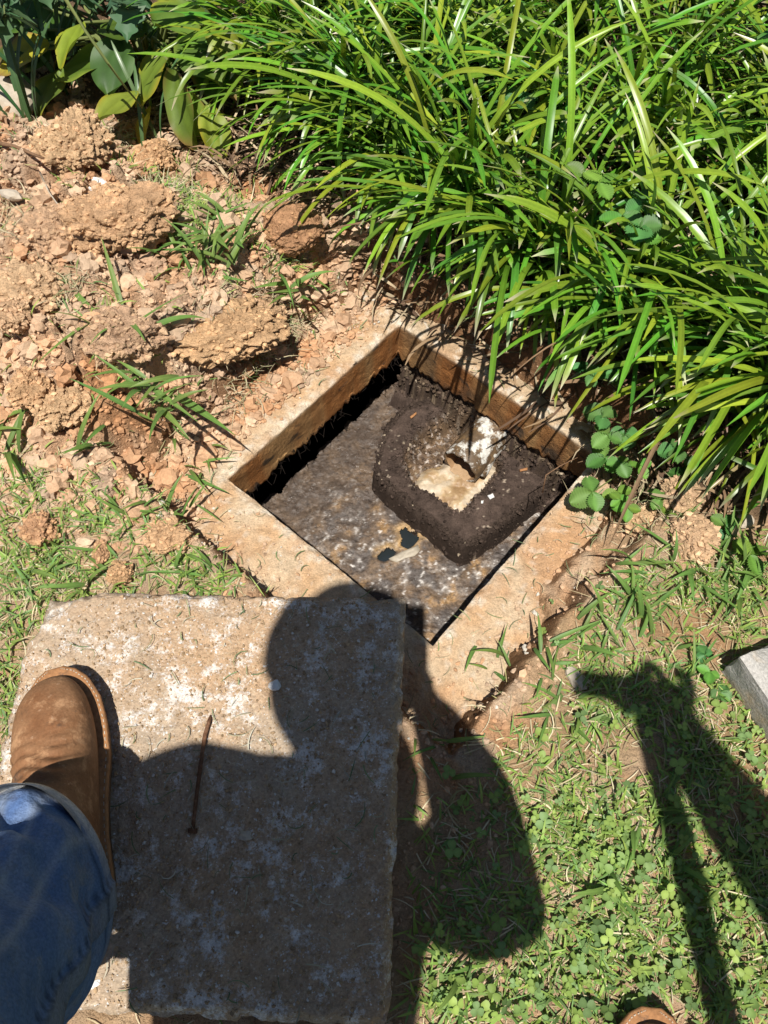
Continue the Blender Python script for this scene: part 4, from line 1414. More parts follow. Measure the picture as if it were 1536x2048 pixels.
def lidp(n):
    U = RNG.uniform(0.06, 0.97, n)
    W2 = RNG.uniform(0.04, 0.97, n)
    P = bil(U, W2)
    return P[:, 0], P[:, 1]


strands('lid_clippings', 230, lidp, (0.006, 0.030), (0.0006, 0.0014), [(0.17, 0.22, 0.10), (0.38, 0.34, 0.22), (0.45, 0.42, 0.32), (0.12, 0.17, 0.08)], 0.12,
        zf=lambda x, y: np.full(len(x), ZL + 0.003), curl=1.2)


X, Y = box_pts(-0.1, 1.2, -0.35, 0.8, clover_w)(12500)
VV, FF, CC, nn = [], [], [], 0
th_ = np.linspace(0, 2 * np.pi, 10, endpoint=False)
lobe = np.stack([0.55 + 0.52 * np.cos(th_) - 0.10 * np.exp(-(np.minimum(th_, 2 * np.pi - th_) / 0.4) ** 2), 0.50 * np.sin(th_) * (1 + 0.15 * np.cos(th_)), 0.10 * np.abs(np.sin(th_))], 1)
lobe = np.vstack([[[0.5, 0, -0.03]], lobe])
lf = np.array([[0, 1 + i, 1 + (i + 1) % 10] for i in range(10)])
for x, y in zip(X, Y):
    z = float(gh(x, y))
    r = random.choice((0.0038, 0.005, 0.0062, 0.0078, 0.0100)) * random.uniform(0.9, 1.1)
    hgt = random.uniform(0.004, 0.022)
    a0 = random.uniform(0, 6.3)
    tl = Euler((random.gauss(0, 0.35), random.gauss(0, 0.35), 0)).to_matrix()
    c = np.array(random.choice([(0.20, 0.305, 0.085), (0.245, 0.35, 0.08), (0.175, 0.275, 0.095), (0.29, 0.39, 0.09)])) * random.uniform(0.75, 1.2)
    for k in range(3):
        R3 = np.array(tl @ Euler((random.gauss(0, 0.12), random.gauss(0.1, 0.15), a0 + k * 2.094 + random.gauss(0, 0.1))).to_matrix())
        VV.append((lobe * r) @ R3.T + np.array([x, y, z + hgt]))
        FF.append(lf + nn)
        CC.append(np.tile(c, (11, 1)) * np.concatenate([[[1.2]], np.ones((10, 1))]))
        nn += 11
tag(link('clover', mesh_np('clover', np.vstack(VV), np.vstack(FF), M_GRASS, np.clip(np.vstack(CC), 0.01, 0.9))), kind='stuff')

# ================================================================ coarse crabgrass plants, leaf by leaf
CRAB = []
for i in range(8):
    V, F, C = blade_template(random.uniform(0.055, 0.10), random.uniform(0.0065, 0.0105), math.radians(random.uniform(15, 45)), math.radians(random.uniform(-35, 5)), 9,
                             0.22, None, base=(0.13, 0.215, 0.06), mid=(0.165, 0.275, 0.06), twist=random.uniform(-0.5, 0.5),
                             wprof=lambda t: np.where(t < 0.2, 0.6 + 2 * t, 1.0) * (1 - np.clip((t - 0.2) / 0.8, 0, 1) ** 1.7 * 0.97))
    CRAB.append(mesh_np('crabgrass_leaf', V, F, M_CRAB, C))


def crab(u, v, n, label, sc=1.0, dirs=None, zz=None, spread=0.035):
    p = at(u, v, LAWN)
    for _ in range(3):
        zg = float(rim_or_ground(np.array(p.x), np.array(p.y)))
        p = at(u, v, zg)
    root = thing('crabgrass', label, 'grass tuft', (p.x, p.y, zg), 'coarse crabgrass tufts')
    for k in range(n):
        d = dirs[k % len(dirs)] + random.gauss(0, 0.2) if dirs else random.uniform(0, 6.28)
        q = spread * math.sqrt(random.random())
        a = random.uniform(0, 6.28)
        ox, oy = q * math.cos(a), q * math.sin(a)
        oz = float(rim_or_ground(np.array(p.x + ox), np.array(p.y + oy))) - zg
        link('leaf', random.choice(CRAB), root, (ox, oy, max(oz, -0.01) + 0.003), (random.gauss(0, 0.25), random.gauss(-0.1, 0.2), d), sc * random.uniform(0.75, 1.25))
    return root


crab(430, 480, 44, 'lush bright green crabgrass between heap and orange clod', 0.9, spread=0.06)
crab(390, 530, 12, 'crabgrass at the lower side of the lush tuft', 0.95, spread=0.04)
crab(600, 565, 12, 'crabgrass beside the north corner soil', 0.8, [4.2, 4.8, 5.5, 3.6, 0.5])
crab(265, 690, 10, 'broad-bladed crabgrass on the heap slope', 1.15, [2.0, 4.4, 3.7, 0.4, 5.2])
crab(300, 770, 14, 'pale crabgrass lying on the heap slope', 1.0, [3.6, 0.1, 2.8, 4.6, 5.6], spread=0.05)
lt = crab(350, 800, 5, 'crabgrass with one long leaf pointing to the tank mouth', 0.8, [4.3, 3.9, 2.6])
link('leaf', CRAB[0], lt, (0.0, 0.0, 0.02), (0.2, -0.18, -0.75), 1.9)
crab(190, 885, 5, 'small crabgrass on bare clay left of the tank', 1.0, [3.9, 4.1, 0.9])
crab(15, 880, 9, 'bright crabgrass at the heap foot', 1.15, [4.9, 5.4, 0.1, 1.2, 4.4])
crab(340, 880, 5, 'thin crabgrass over the west rim', 0.75, [5.3, 4.9, 5.8])
crab(390, 925, 7, 'spiky crabgrass lying on the west rim', 0.75, [5.4, 5.7, 5.0, 0.2])
crab(270, 1055, 8, 'low crabgrass on the left lawn patch', 0.7)
crab(350, 1025, 9, 'crabgrass on the turf edge west of the tank', 0.6)
crab(200, 1150, 9, 'crabgrass above the corner of the lid', 0.6)
crab(60, 1120, 12, 'crabgrass in the thick left turf', 0.6, spread=0.06)
crab(390, 1150, 12, 'crabgrass against the lid near the cut', 0.6)
crab(1250, 1160, 8, 'crabgrass with long flat leaf south-east of the tank', 0.75, [2.9, 3.3, 0.1, -0.3])
crab(1360, 1130, 10, 'crabgrass below the clay lump at the bed', 0.7)
crab(1440, 1150, 9, 'crabgrass with drooping leaf near the block', 0.8, [4.6, 1.4, 4.9, 0.4])
crab(1495, 1180, 12, 'dense coarse crabgrass up from the block', 0.75)
crab(1290, 1230, 10, 'crabgrass on the mossy bare patch', 0.65)
crab(1190, 1270, 8, 'crabgrass near the spade-cut clay', 0.7)
crab(1100, 1330, 8, 'crabgrass at the south edge of the rim', 0.65)
crab(1130, 1400, 9, 'starry crabgrass next to the flat stone', 0.7)
crab(985, 1330, 6, 'wiry crabgrass hanging over the rim end', 0.6)
crab(870, 1510, 6, 'crabgrass in the gap by the lid edge', 0.6)
crab(1235, 1745, 7, 'broad bright crabgrass in the clover', 0.75, [3.5, 3.8, 5.0, 5.4])
crab(1350, 1770, 12, 'yellow-green spiky crabgrass beside the handle shadow', 0.6, [0.2, 1.1, -0.4, 0.7])
crab(1400, 1320, 6, 'weedy crabgrass beside the concrete block', 0.6)
crab(1310, 1630, 9, 'crabgrass under the arm shadow', 0.7)
crab(905, 1980, 7, 'crabgrass at the lower right of the lid', 0.6)

# ================================================================ mock strawberry
def leaflet(n=19, r=0.019):
    """toothed oval leaflet lying along +X with pleated veins"""
    V, C = [], []
    for i in range(n + 1):
        t = i / n
        wd = 0.78 * math.sin(math.pi * min(1, t * 0.93 + 0.03)) ** 0.75
        tooth = 1 - 0.17 * (i % 2)
        for s in (-1, -0.5, 0, 0.5, 1):
            V.append((r * 1.55 * t, r * wd * s * (tooth if abs(s) == 1 else 1), r * (0.20 * abs(s) + 0.085 * (i % 2) * (abs(s) > 0) - 0.35 * (t - 0.4) ** 2)))
            C.append(np.array((0.105, 0.215, 0.045)) * (1.35 if s == 0 else 0.9 + 0.25 * (i % 2)))
    return np.array(V), grid_faces(n + 1, 5), np.array(C)


V, F, C = leaflet()
LEAFLET = [mesh_np('strawberry_leaflet', V, F, M_BERRYLEAF, C), mesh_np('strawberry_leaflet', V * np.array([0.9, 1.1, 1.3]), F, M_BERRYLEAF, C * np.array([0.8, 0.95, 1.2])),
           mesh_np('strawberry_leaflet', V * np.array([1.05, 0.9, 0.7]), F, M_BERRYLEAF, C * np.array([1.3, 1.25, 0.9]))]


def strawberry(label, leaves, base, berry=None):
    b = at(*base, LAWN)
    zb = float(rim_or_ground(np.array(b.x), np.array(b.y)))
    b = at(*base, zb)
    root = thing('mock_strawberry', label, 'strawberry plant', tuple(b), 'mock strawberry plants')
    for (u, v, z, sc, a0) in leaves:
        p = at(u, v, z) - b
        mid = p * 0.5 + Vector((0, 0, 0.5 * abs(p.z) * 0.3))
        V, F = tube([Vector((0, 0, 0)), mid, p], 0.0011, 5, False)
        link('stalk', mesh_np('strawberry_stalk', V, F, M_STEM), root)
        me_ = random.choice(LEAFLET)
        for k, da in enumerate((0, 1.75, -1.75)):
            link('leaflet', me_, root, p, (random.gauss(0, 0.2), random.gauss(0.12, 0.2), a0 + da + random.gauss(0, 0.12)), sc * (1 if k == 0 else 0.86) * random.uniform(0.9, 1.1))
    if berry:
        p = at(*berry) - b
        V = I2 * 0.0062 * (1 + 0.06 * RNG.standard_normal((len(I2), 1)))
        link('berry', mesh_np('berry', V, F2, M_BERRY), root, p)
        V, F = tube([Vector((0, 0, 0)), p * 0.5 + Vector((0, 0, 0.02)), p], 0.0009, 5, False)
        link('stalk', mesh_np('berry_stalk', V, F, M_STEM), root)


strawberry('mock strawberry leaves over the east corner of the tank', [(1210, 915, 0.06, 1.1, 3.6), (1240, 925, 0.07, 0.9, 5.2), (1185, 985, 0.05, 1.15, 3.4), (1235, 985, 0.05, 0.9, 5.0)], (1250, 945))
strawberry('mock strawberry sprays beside the shaded dry stalks', [(1205, 835, 0.10, 1.05, 2.6), (1250, 870, 0.08, 1.0, 4.6), (1215, 870, 0.09, 1.0, 3.9), (1280, 930, 0.07, 0.8, 4.9)], (1270, 880))
strawberry('dark mock strawberry leaves in shade by the tank wall', [(1190, 755, 0.12, 0.85, 2.2), (1225, 745, 0.11, 0.9, 5.0), (1165, 735, 0.10, 0.6, 3.2)], (1240, 780))
strawberry('single broad mock strawberry leaf under the lilyturf', [(1325, 670, 0.15, 1.4, 3.2), (1370, 680, 0.14, 1.1, 0.3)], (1350, 720))
strawberry('mock strawberry with one ripe red berry', [(1350, 900, 0.09, 1.0, 3.0), (1395, 930, 0.07, 0.9, 4.8), (1365, 950, 0.06, 0.8, 2.5)], (1385, 925), (1404, 912, 0.075))
strawberry('three-leaf mock strawberry high among lilyturf leaves', [(1165, 355, 0.26, 1.35, 4.0), (1200, 365, 0.27, 1.3, 0.4)], (1190, 420))
strawberry('bluish mock strawberry rising in the lilyturf', [(1285, 405, 0.27, 1.1, 1.6), (1280, 455, 0.26, 1.35, 4.4), (1245, 435, 0.26, 1.0, 3.0), (1320, 470, 0.24, 1.0, 5.6)], (1300, 480))
strawberry('mock strawberry seedling by the pale clay lump', [(1320, 1000, 0.07, 0.8, 2.4), (1325, 1010, 0.06, 0.8, 5.0)], (1330, 1015))
strawberry('dark mock strawberry sprig casting shade on the rim', [(1255, 1015, 0.06, 0.8, 4.5), (1240, 1000, 0.07, 0.6, 2.2)], (1255, 1010))
strawberry('mock strawberry tuft at the bed edge by coarse grass', [(1450, 1050, 0.08, 0.8, 0.6), (1430, 1060, 0.07, 0.7, 3.5), (1500, 1110, 0.08, 1.2, 0.4)], (1465, 1060))
strawberry('mock strawberry leaves deep in the lilyturf shade', [(1340, 520, 0.2, 1.1, 2.0), (1245, 560, 0.18, 1.0, 4.0), (1420, 640, 0.18, 1.1, 0.8)], (1330, 600))
strawberry('mock strawberry leaves at the right end of the bed', [(1525, 700, 0.15, 1.1, 3.6), (1500, 620, 0.16, 1.0, 1.2), (1530, 800, 0.13, 1.1, 4.2)], (1540, 720))
strawberry('pale mock strawberry leaves among lilyturf far back', [(1010, 190, 0.24, 1.2, 3.5), (1045, 200, 0.24, 1.1, 0.6), (990, 215, 0.22, 1.0, 5.0)], (1020, 250))
strawberry('weed rosette of small leaves beside the concrete block', [(1410, 1310, 0.075, 0.55, 1.9), (1420, 1345, 0.075, 0.6, 4.4), (1440, 1385, 0.07, 0.6, 5.4)], (1415, 1335))

# ================================================================ hosta
def hosta_mesh(L, W, droop, cup, col, tip, seed):
    V, C = [], []
    n, m = 16, 10
    rs = np.random.default_rng(seed)
    for i in range(n + 1):
        t = i / n
        wd = W * (math.sin(math.pi * min(1, (t * 0.97 + 0.015) ** 0.8)) ** 0.8)
        a = droop * t ** 1.4
        x = L * (t - 0.18 * abs(droop) * t ** 3)
        z = -L * 0.5 * droop * t ** 2
        for j in range(m + 1):
            s = 2 * j / m - 1
            V.append((x, wd * s * 0.5, z + cup * W * s * s * (0.6 + 0.4 * t) + 0.0016 * math.cos(s * 22) * math.sin(math.pi * t) + 0.006 * math.sin(7 * t + 3 * s + seed) * abs(s)))
            c = np.array(col) * (1 + 0.12 * math.cos(s * 22))
            e = max(abs(s) ** 6, max(0, (t - 0.72) / 0.28))
            e = e * max(0.0, math.sin(5 * t + 2.3 * s + seed) * 0.5 + 0.6)
            c = c + (np.array(tip) - c) * min(0.9, e)
            C.append(c)
    return mesh_np('hosta_leaf', np.array(V), grid_faces(n + 1, m + 1), M_HOSTA, np.clip(np.array(C), 0.01, 0.9))


GRN, LIM, YEL = (0.085, 0.165, 0.022), (0.22, 0.31, 0.04), (0.40, 0.36, 0.03)
BRN = (0.30, 0.17, 0.06)
hb = at(300, 150, 0.08)
hosta = thing('hosta', 'hosta with broad yellowing ribbed leaves at the heap edge', 'hosta', tuple(hb))
for i, (u, v, z, L, W, a0, pit_, roll, dr, cup, col, tip) in enumerate([
        (255, 195, 0.17, 0.13, 0.105, 3.5, 0.1, 0.2, 0.5, 0.10, LIM, YEL),
        (150, 55, 0.22, 0.12, 0.085, 4.0, 0.3, 0.3, 0.5, 0.12, (0.25, 0.30, 0.03), (0.42, 0.36, 0.03)),
        (70, 90, 0.18, 0.15, 0.09, 3.4, 0.2, -0.2, 0.4, 0.12, YEL, BRN),
        (320, 115, 0.20, 0.15, 0.10, 4.0, 0.2, 0.3, 0.6, 0.1, (0.14, 0.23, 0.03), YEL),
        (395, 75, 0.22, 0.15, 0.13, 5.2, 0.15, 0.1, 0.4, 0.08, GRN, LIM),
        (350, 160, 0.20, 0.17, 0.075, 4.75, 0.7, 0.5, 0.7, 0.35, (0.16, 0.23, 0.03), BRN),
        (380, 200, 0.16, 0.14, 0.07, 4.9, 0.9, 0.2, 0.5, 0.3, LIM, BRN),
        (420, 225, 0.15, 0.13, 0.07, 5.0, 0.6, -0.2, 0.4, 0.2, LIM, YEL),
        (290, 225, 0.13, 0.12, 0.05, 4.3, 0.5, 0.7, 0.5, 0.3, YEL, BRN),
        (200, 120, 0.17, 0.15, 0.11, 3.3, 0.0, 0.0, 0.5, 0.1, GRN, LIM),
        (230, 95, 0.2, 0.14, 0.11, 4.5, 0.2, 0.1, 0.5, 0.1, (0.06, 0.12, 0.03), GRN),
        (330, 40, 0.25, 0.14, 0.10, 0.7, 0.0, 0.3, 0.5, 0.1, (0.13, 0.20, 0.03), YEL),
        (430, 60, 0.24, 0.13, 0.06, 5.5, 0.3, 0.6, 0.5, 0.3, (0.20, 0.25, 0.03), YEL),
        (110, 150, 0.14, 0.14, 0.09, 3.9, 0.3, 0.1, 0.6, 0.12, (0.10, 0.17, 0.03), YEL),
        (270, 60, 0.22, 0.15, 0.12, 2.6, 0.0, 0.0, 0.4, 0.1, GRN, GRN)] + [
        (random.uniform(20, 430), random.uniform(-70, 130), random.uniform(0.10, 0.19), random.uniform(0.10, 0.16), random.uniform(0.07, 0.11), random.uniform(2.6, 5.8),
         random.uniform(0, 0.6), random.uniform(-0.4, 0.4), 0.5, 0.12, random.choice([(0.05, 0.105, 0.018), (0.065, 0.13, 0.02), GRN, (0.15, 0.22, 0.03)]), random.choice([GRN, LIM, BRN])) for _ in range(26)]):
    p = at(u, v, z) - hb
    d = Vector((math.cos(a0), math.sin(a0), 0))
    L, W = L * 0.86, W * 0.84
    o = link('leaf', hosta_mesh(L, W, dr, cup, col, tip, i), hosta, p - d * L * 0.2, (roll, pit_, a0))
    st = p - d * L * 0.2
    V, F = tube([Vector((0, 0, -0.02)), Vector((st.x * 0.5, st.y * 0.5, st.z * 0.75 + 0.02)), st], [0.004, 0.0035, 0.0025], 6, False)
    link('stalk', mesh_np('hosta_stalk', V, F, M_STEM), hosta)
stick([(120, -20, 0.30), (170, 60, 0.25), (215, 125, 0.20), (255, 180, 0.14), (285, 215, 0.10)], 0.0032, 'long green flower stalk slanting across the hosta leaves', M_STEM, 'flower_stalk', 'stalk')

# blue-green blades standing at the left end, lobed dark leaves at the top
V, F, C = blade_template(0.26, 0.010, math.radians(72), math.radians(15), 12, 0.15, None, base=(0.06, 0.12, 0.04), mid=(0.085, 0.16, 0.06))
IRIS = mesh_np('iris_blade', V, F, M_LEAF, C)
for (u, v, lab, az0) in ((60, 250, 'bluish sword leaves standing at the left heap end', 1.9), (125, 195, 'dark sword leaves between rock and hosta', 1.5), (320, 300, 'short bluish blades poking below the hosta', 1.7)):
    p = at(u, v, 0.08)
    zg = float(gh(p.x, p.y))
    p = at(u, v, zg)
    r_ = thing('iris', lab, 'iris', tuple(p))
    for k in range(9 if u < 300 else 3):
        link('leaf', IRIS, r_, (random.gauss(0, 0.025), random.gauss(0, 0.02), -0.004), (random.gauss(0, 0.15), random.gauss(-0.05, 0.12), az0 + random.gauss(0, 0.8)), random.uniform(0.7, 1.15) * (1 if u < 300 else 0.75))


def lobed(L=0.075):
    P = [(0, 0.04), (0.18, 0.22), (0.12, 0.42), (0.34, 0.28), (0.40, 0.52), (0.56, 0.26), (0.70, 0.34), (0.80, 0.14), (1.0, 0.0)]
    rows = [[(x * L, s * y * L, 0.02 * abs(s) * L * 4 - 0.25 * L * (x ** 2)) for s in (-1, -0.5, 0, 0.5, 1)] for x, y in P]
    return np.array(rows).reshape(-1, 3), grid_faces(len(P), 5)


V, F = lobed(0.05)
LOBED = mesh_np('lobed_leaf', V, F, M_BERRYLEAF, np.tile([[0.075, 0.15, 0.065]], (len(V), 1)))
for (u, v, lab) in ((150, -10, 'dark lobed chrysanthemum leaves above the hosta'), (255, 15, 'taller lobed chrysanthemum shoot beside the green stalk'), (60, -20, 'lobed chrysanthemum shoot at the far left of the bed'), (10, 30, 'low lobed chrysanthemum shoot above the pale rock')):
    p = at(u, v - 60, 0.07)
    zg = float(gh(p.x, p.y))
    r_ = thing('chrysanthemum', lab, 'chrysanthemum', (p.x, p.y, zg))
    top = at(u, v, 0.30) - Vector((p.x, p.y, zg))
    V, F = tube([Vector((0, 0, -0.01)), top * 0.5, top], [0.003, 0.0025, 0.002], 6, False)
    link('stem', mesh_np('chrysanthemum_stem', V, F, M_STEM), r_)
    for k in range(20):
        q = top * random.uniform(0.55, 1.0)
        link('leaf', LOBED, r_, q, (random.gauss(0, 0.3), random.uniform(-0.1, 0.6), random.uniform(0, 6.28)), random.uniform(0.8, 1.4))

# ================================================================ people
def skin_body(name, J, bones, zone_mat, mats, parent):
    """J: {joint: (x,y,z,r)}; bones: [(a,b,zone)]; one continuous surface grown over the skeleton"""
    names = list(J)
    me_ = bpy.data.meshes.new(name + '_cage')
    me_.from_pydata([J[k][:3] for k in names], [(names.index(a), names.index(b)) for a, b, _ in bones], [])
    o = bpy.data.objects.new(name + '_cage', me_)
    COL.objects.link(o)
    md = o.modifiers.new('skin', 'SKIN')
    md.branch_smoothing = 0.6
    md.use_smooth_shade = True
    for i, k in enumerate(names):
        sv = me_.skin_vertices[0].data[i]
        r = J[k][3]
        sv.radius = (r, J[k][4] if len(J[k]) > 4 else r)
        sv.use_root = (k == 'pelvis')
    ss = o.modifiers.new('sub', 'SUBSURF')
    ss.levels = ss.render_levels = 2
    dg = bpy.context.evaluated_depsgraph_get()
    me2 = bpy.data.meshes.new_from_object(o.evaluated_get(dg))
    me2.name = name
    bpy.data.objects.remove(o)
    bpy.data.meshes.remove(me_)
    me2.materials.clear()
    for m in mats:
        me2.materials.append(m)
    n = len(me2.polygons)
    cen = np.empty(n * 3)
    me2.polygons.foreach_get('center', cen)
    cen = cen.reshape(-1, 3)
    best = np.full(n, 1e9)
    zi = np.zeros(n, np.int32)
    for a, b, z in bones:
        A, B = np.array(J[a][:3]), np.array(J[b][:3])
        e = B - A
        t = np.clip((cen - A) @ e / (e @ e + 1e-12), 0, 1)
        d = np.linalg.norm(cen - A - t[:, None] * e, axis=1) - (J[a][3] * (1 - t) + J[b][3] * t)
        m = d < best
        best = np.where(m, d, best)
        zi = np.where(m, zone_mat[z], zi)
    me2.polygons.foreach_set('material_index', zi.astype(np.int32))
    me2.polygons.foreach_set('use_smooth', np.ones(n, bool))
    return link(name, me2, parent, tuple(-Vector(parent.location)))


def add_hand(J, bones, pre, wrist, fwd, nrm, curl=0.9, s=1.0):
    """palm and five bent fingers beyond a wrist joint; nrm points out of the palm"""
    fwd = Vector(fwd).normalized()
    nrm = Vector(nrm)
    nrm = (nrm - fwd * nrm.dot(fwd)).normalized()
    side = fwd.cross(nrm)
    w_ = Vector(wrist)
    J[pre + 'palm'] = (*(w_ + fwd * 0.05 * s), 0.024 * s * s, 0.036 * s * s)
    J[pre + 'knuck'] = (*(w_ + fwd * 0.085 * s), 0.019 * s * s, 0.037 * s * s)
    bones += [(pre + 'wrist', pre + 'palm', 'skin'), (pre + 'palm', pre + 'knuck', 'skin')]
    for k, (off, ln) in enumerate(((-0.030, 0.070), (-0.010, 0.082), (0.010, 0.076), (0.029, 0.060))):
        p = w_ + fwd * 0.095 * s + side * off * s
        d = fwd.copy()
        prev = pre + 'knuck'
        for q in range(3):
            ang = curl * (0.45 + 0.35 * q)
            d = (fwd * math.cos(ang) + nrm * math.sin(ang)).normalized()
            p = p + d * ln * s / 3
            nm = '%sf%d%d' % (pre, k, q)
            J[nm] = (*p, 0.0085 - 0.0008 * q)
            bones.append((prev, nm, 'skin'))
            prev = nm
    p = w_ + fwd * 0.035 * s - side * 0.03 * s + nrm * 0.008
    prev = pre + 'palm'
    for q in range(3):
        d = (fwd * 0.7 - side * (0.7 - 0.5 * q) + nrm * (0.25 + 0.3 * q)).normalized()
        p = p + d * 0.026 * s
        nm = '%st%d' % (pre, q)
        J[nm] = (*p, 0.0105 - 0.001 * q)
        bones.append((prev, nm, 'skin'))
        prev = nm


def head(J, bones, c, face, r=0.088):
    c, f = Vector(c), Vector(face).normalized()
    up = Vector((0, 0, 1))
    up = (up - f * up.dot(f)).normalized()
    sd = f.cross(up)
    J['skull'] = (*(c - f * 0.012), r, r * 0.98)
    J['crown'] = (*(c + up * 0.06 - f * 0.015), r * 0.82)
    J['jaw'] = (*(c - up * 0.055 + f * 0.03), 0.055)
    J['chin'] = (*(c - up * 0.085 + f * 0.055), 0.028)
    J['nose'] = (*(c - up * 0.02 + f * 0.108), 0.011)
    J['ear_a'] = (*(c + sd * 0.088 - up * 0.015), 0.013)
    J['ear_b'] = (*(c - sd * 0.088 - up * 0.015), 0.013)
    bones += [('neck', 'skull', 'skin'), ('skull', 'crown', 'skin'), ('skull', 'jaw', 'skin'), ('jaw', 'chin', 'skin'), ('skull', 'nose', 'skin'),
              ('skull', 'ear_a', 'skin'), ('skull', 'ear_b', 'skin')]
    return c, f, up, sd


def face_parts(c, f, up, sd, parent):
    pl = Vector(parent.location)
    for s in (-1, 1):
        p = c + f * 0.083 + sd * 0.032 * s + up * 0.008 - pl
        link('eye', mesh_np('eye', I2 * 0.011, F2, M_WHITE), parent, p)
    V = np.array([list(c + f * (0.086 - 0.02 * abs(t) ** 2) + sd * 0.026 * t - up * (0.052 + dz) - pl) for dz in (-0.003, 0.0, 0.005) for t in np.linspace(-1, 1, 7)])
    link('mouth', mesh_np('mouth', V, grid_faces(3, 7), M_RED), parent)
    # cap: crown shell and a short peak
    rr_ = []
    for k, (rad, h) in enumerate(((0.098, 0.012), (0.099, 0.04), (0.090, 0.075), (0.066, 0.105), (0.03, 0.12), (0.003, 0.123))):
        rr_.append([list(c - f * 0.012 + up * (h + 0.012) + rad * (math.cos(q) * f * 1.08 + math.sin(q) * sd) - pl) for q in np.linspace(0, 2 * math.pi, 28, endpoint=False)])
    V, F = loft(np.array(rr_))
    cap = link('cap', mesh_np('cap', V, F, M_CAP), parent)
    V = np.array([list(c + up * (0.022 - 0.010 * s * s) + f * (0.088 + e * 0.055 * (1 - 0.45 * s * s) - 0.035 * s * s) + sd * 0.07 * s - up * 0.012 * e - pl) for e in (0, 0.5, 1) for s in np.linspace(-1, 1, 9)])
    V = np.vstack([V, V - np.array(up) * 0.003])
    F = np.vstack([grid_faces(3, 9), grid_faces(3, 9)[:, ::-1] + 27])
    link('peak', mesh_np('peak', V, F, M_CAP), cap)


# ---- boots: sole, welt and upper, heel at the origin, toe along +Y
def outline(n=64, grow=0.0):
    ys = [0.0, 0.012, 0.05, 0.10, 0.14, 0.19, 0.23, 0.262, 0.288, 0.303, 0.310]
    wr = [0.010, 0.026, 0.0365, 0.0365, 0.041, 0.0515, 0.0535, 0.049, 0.037, 0.022, 0.006]   # inner side
    wl = [0.010, 0.026, 0.0365, 0.035, 0.040, 0.0525, 0.0545, 0.046, 0.031, 0.017, 0.004]    # outer side
    t = np.linspace(0, 1, n // 2)
    yy = 0.155 - 0.155 * np.cos(math.pi * t)
    R = np.interp(yy, ys, wr) + grow
    L = np.interp(yy, ys, wl) + grow
    y2 = 0.155 + (yy - 0.155) * (1 + grow / 0.155)
    right = np.stack([R, y2], 1)
    left = np.stack([-L, y2], 1)[::-1]
    return np.vstack([right, left])


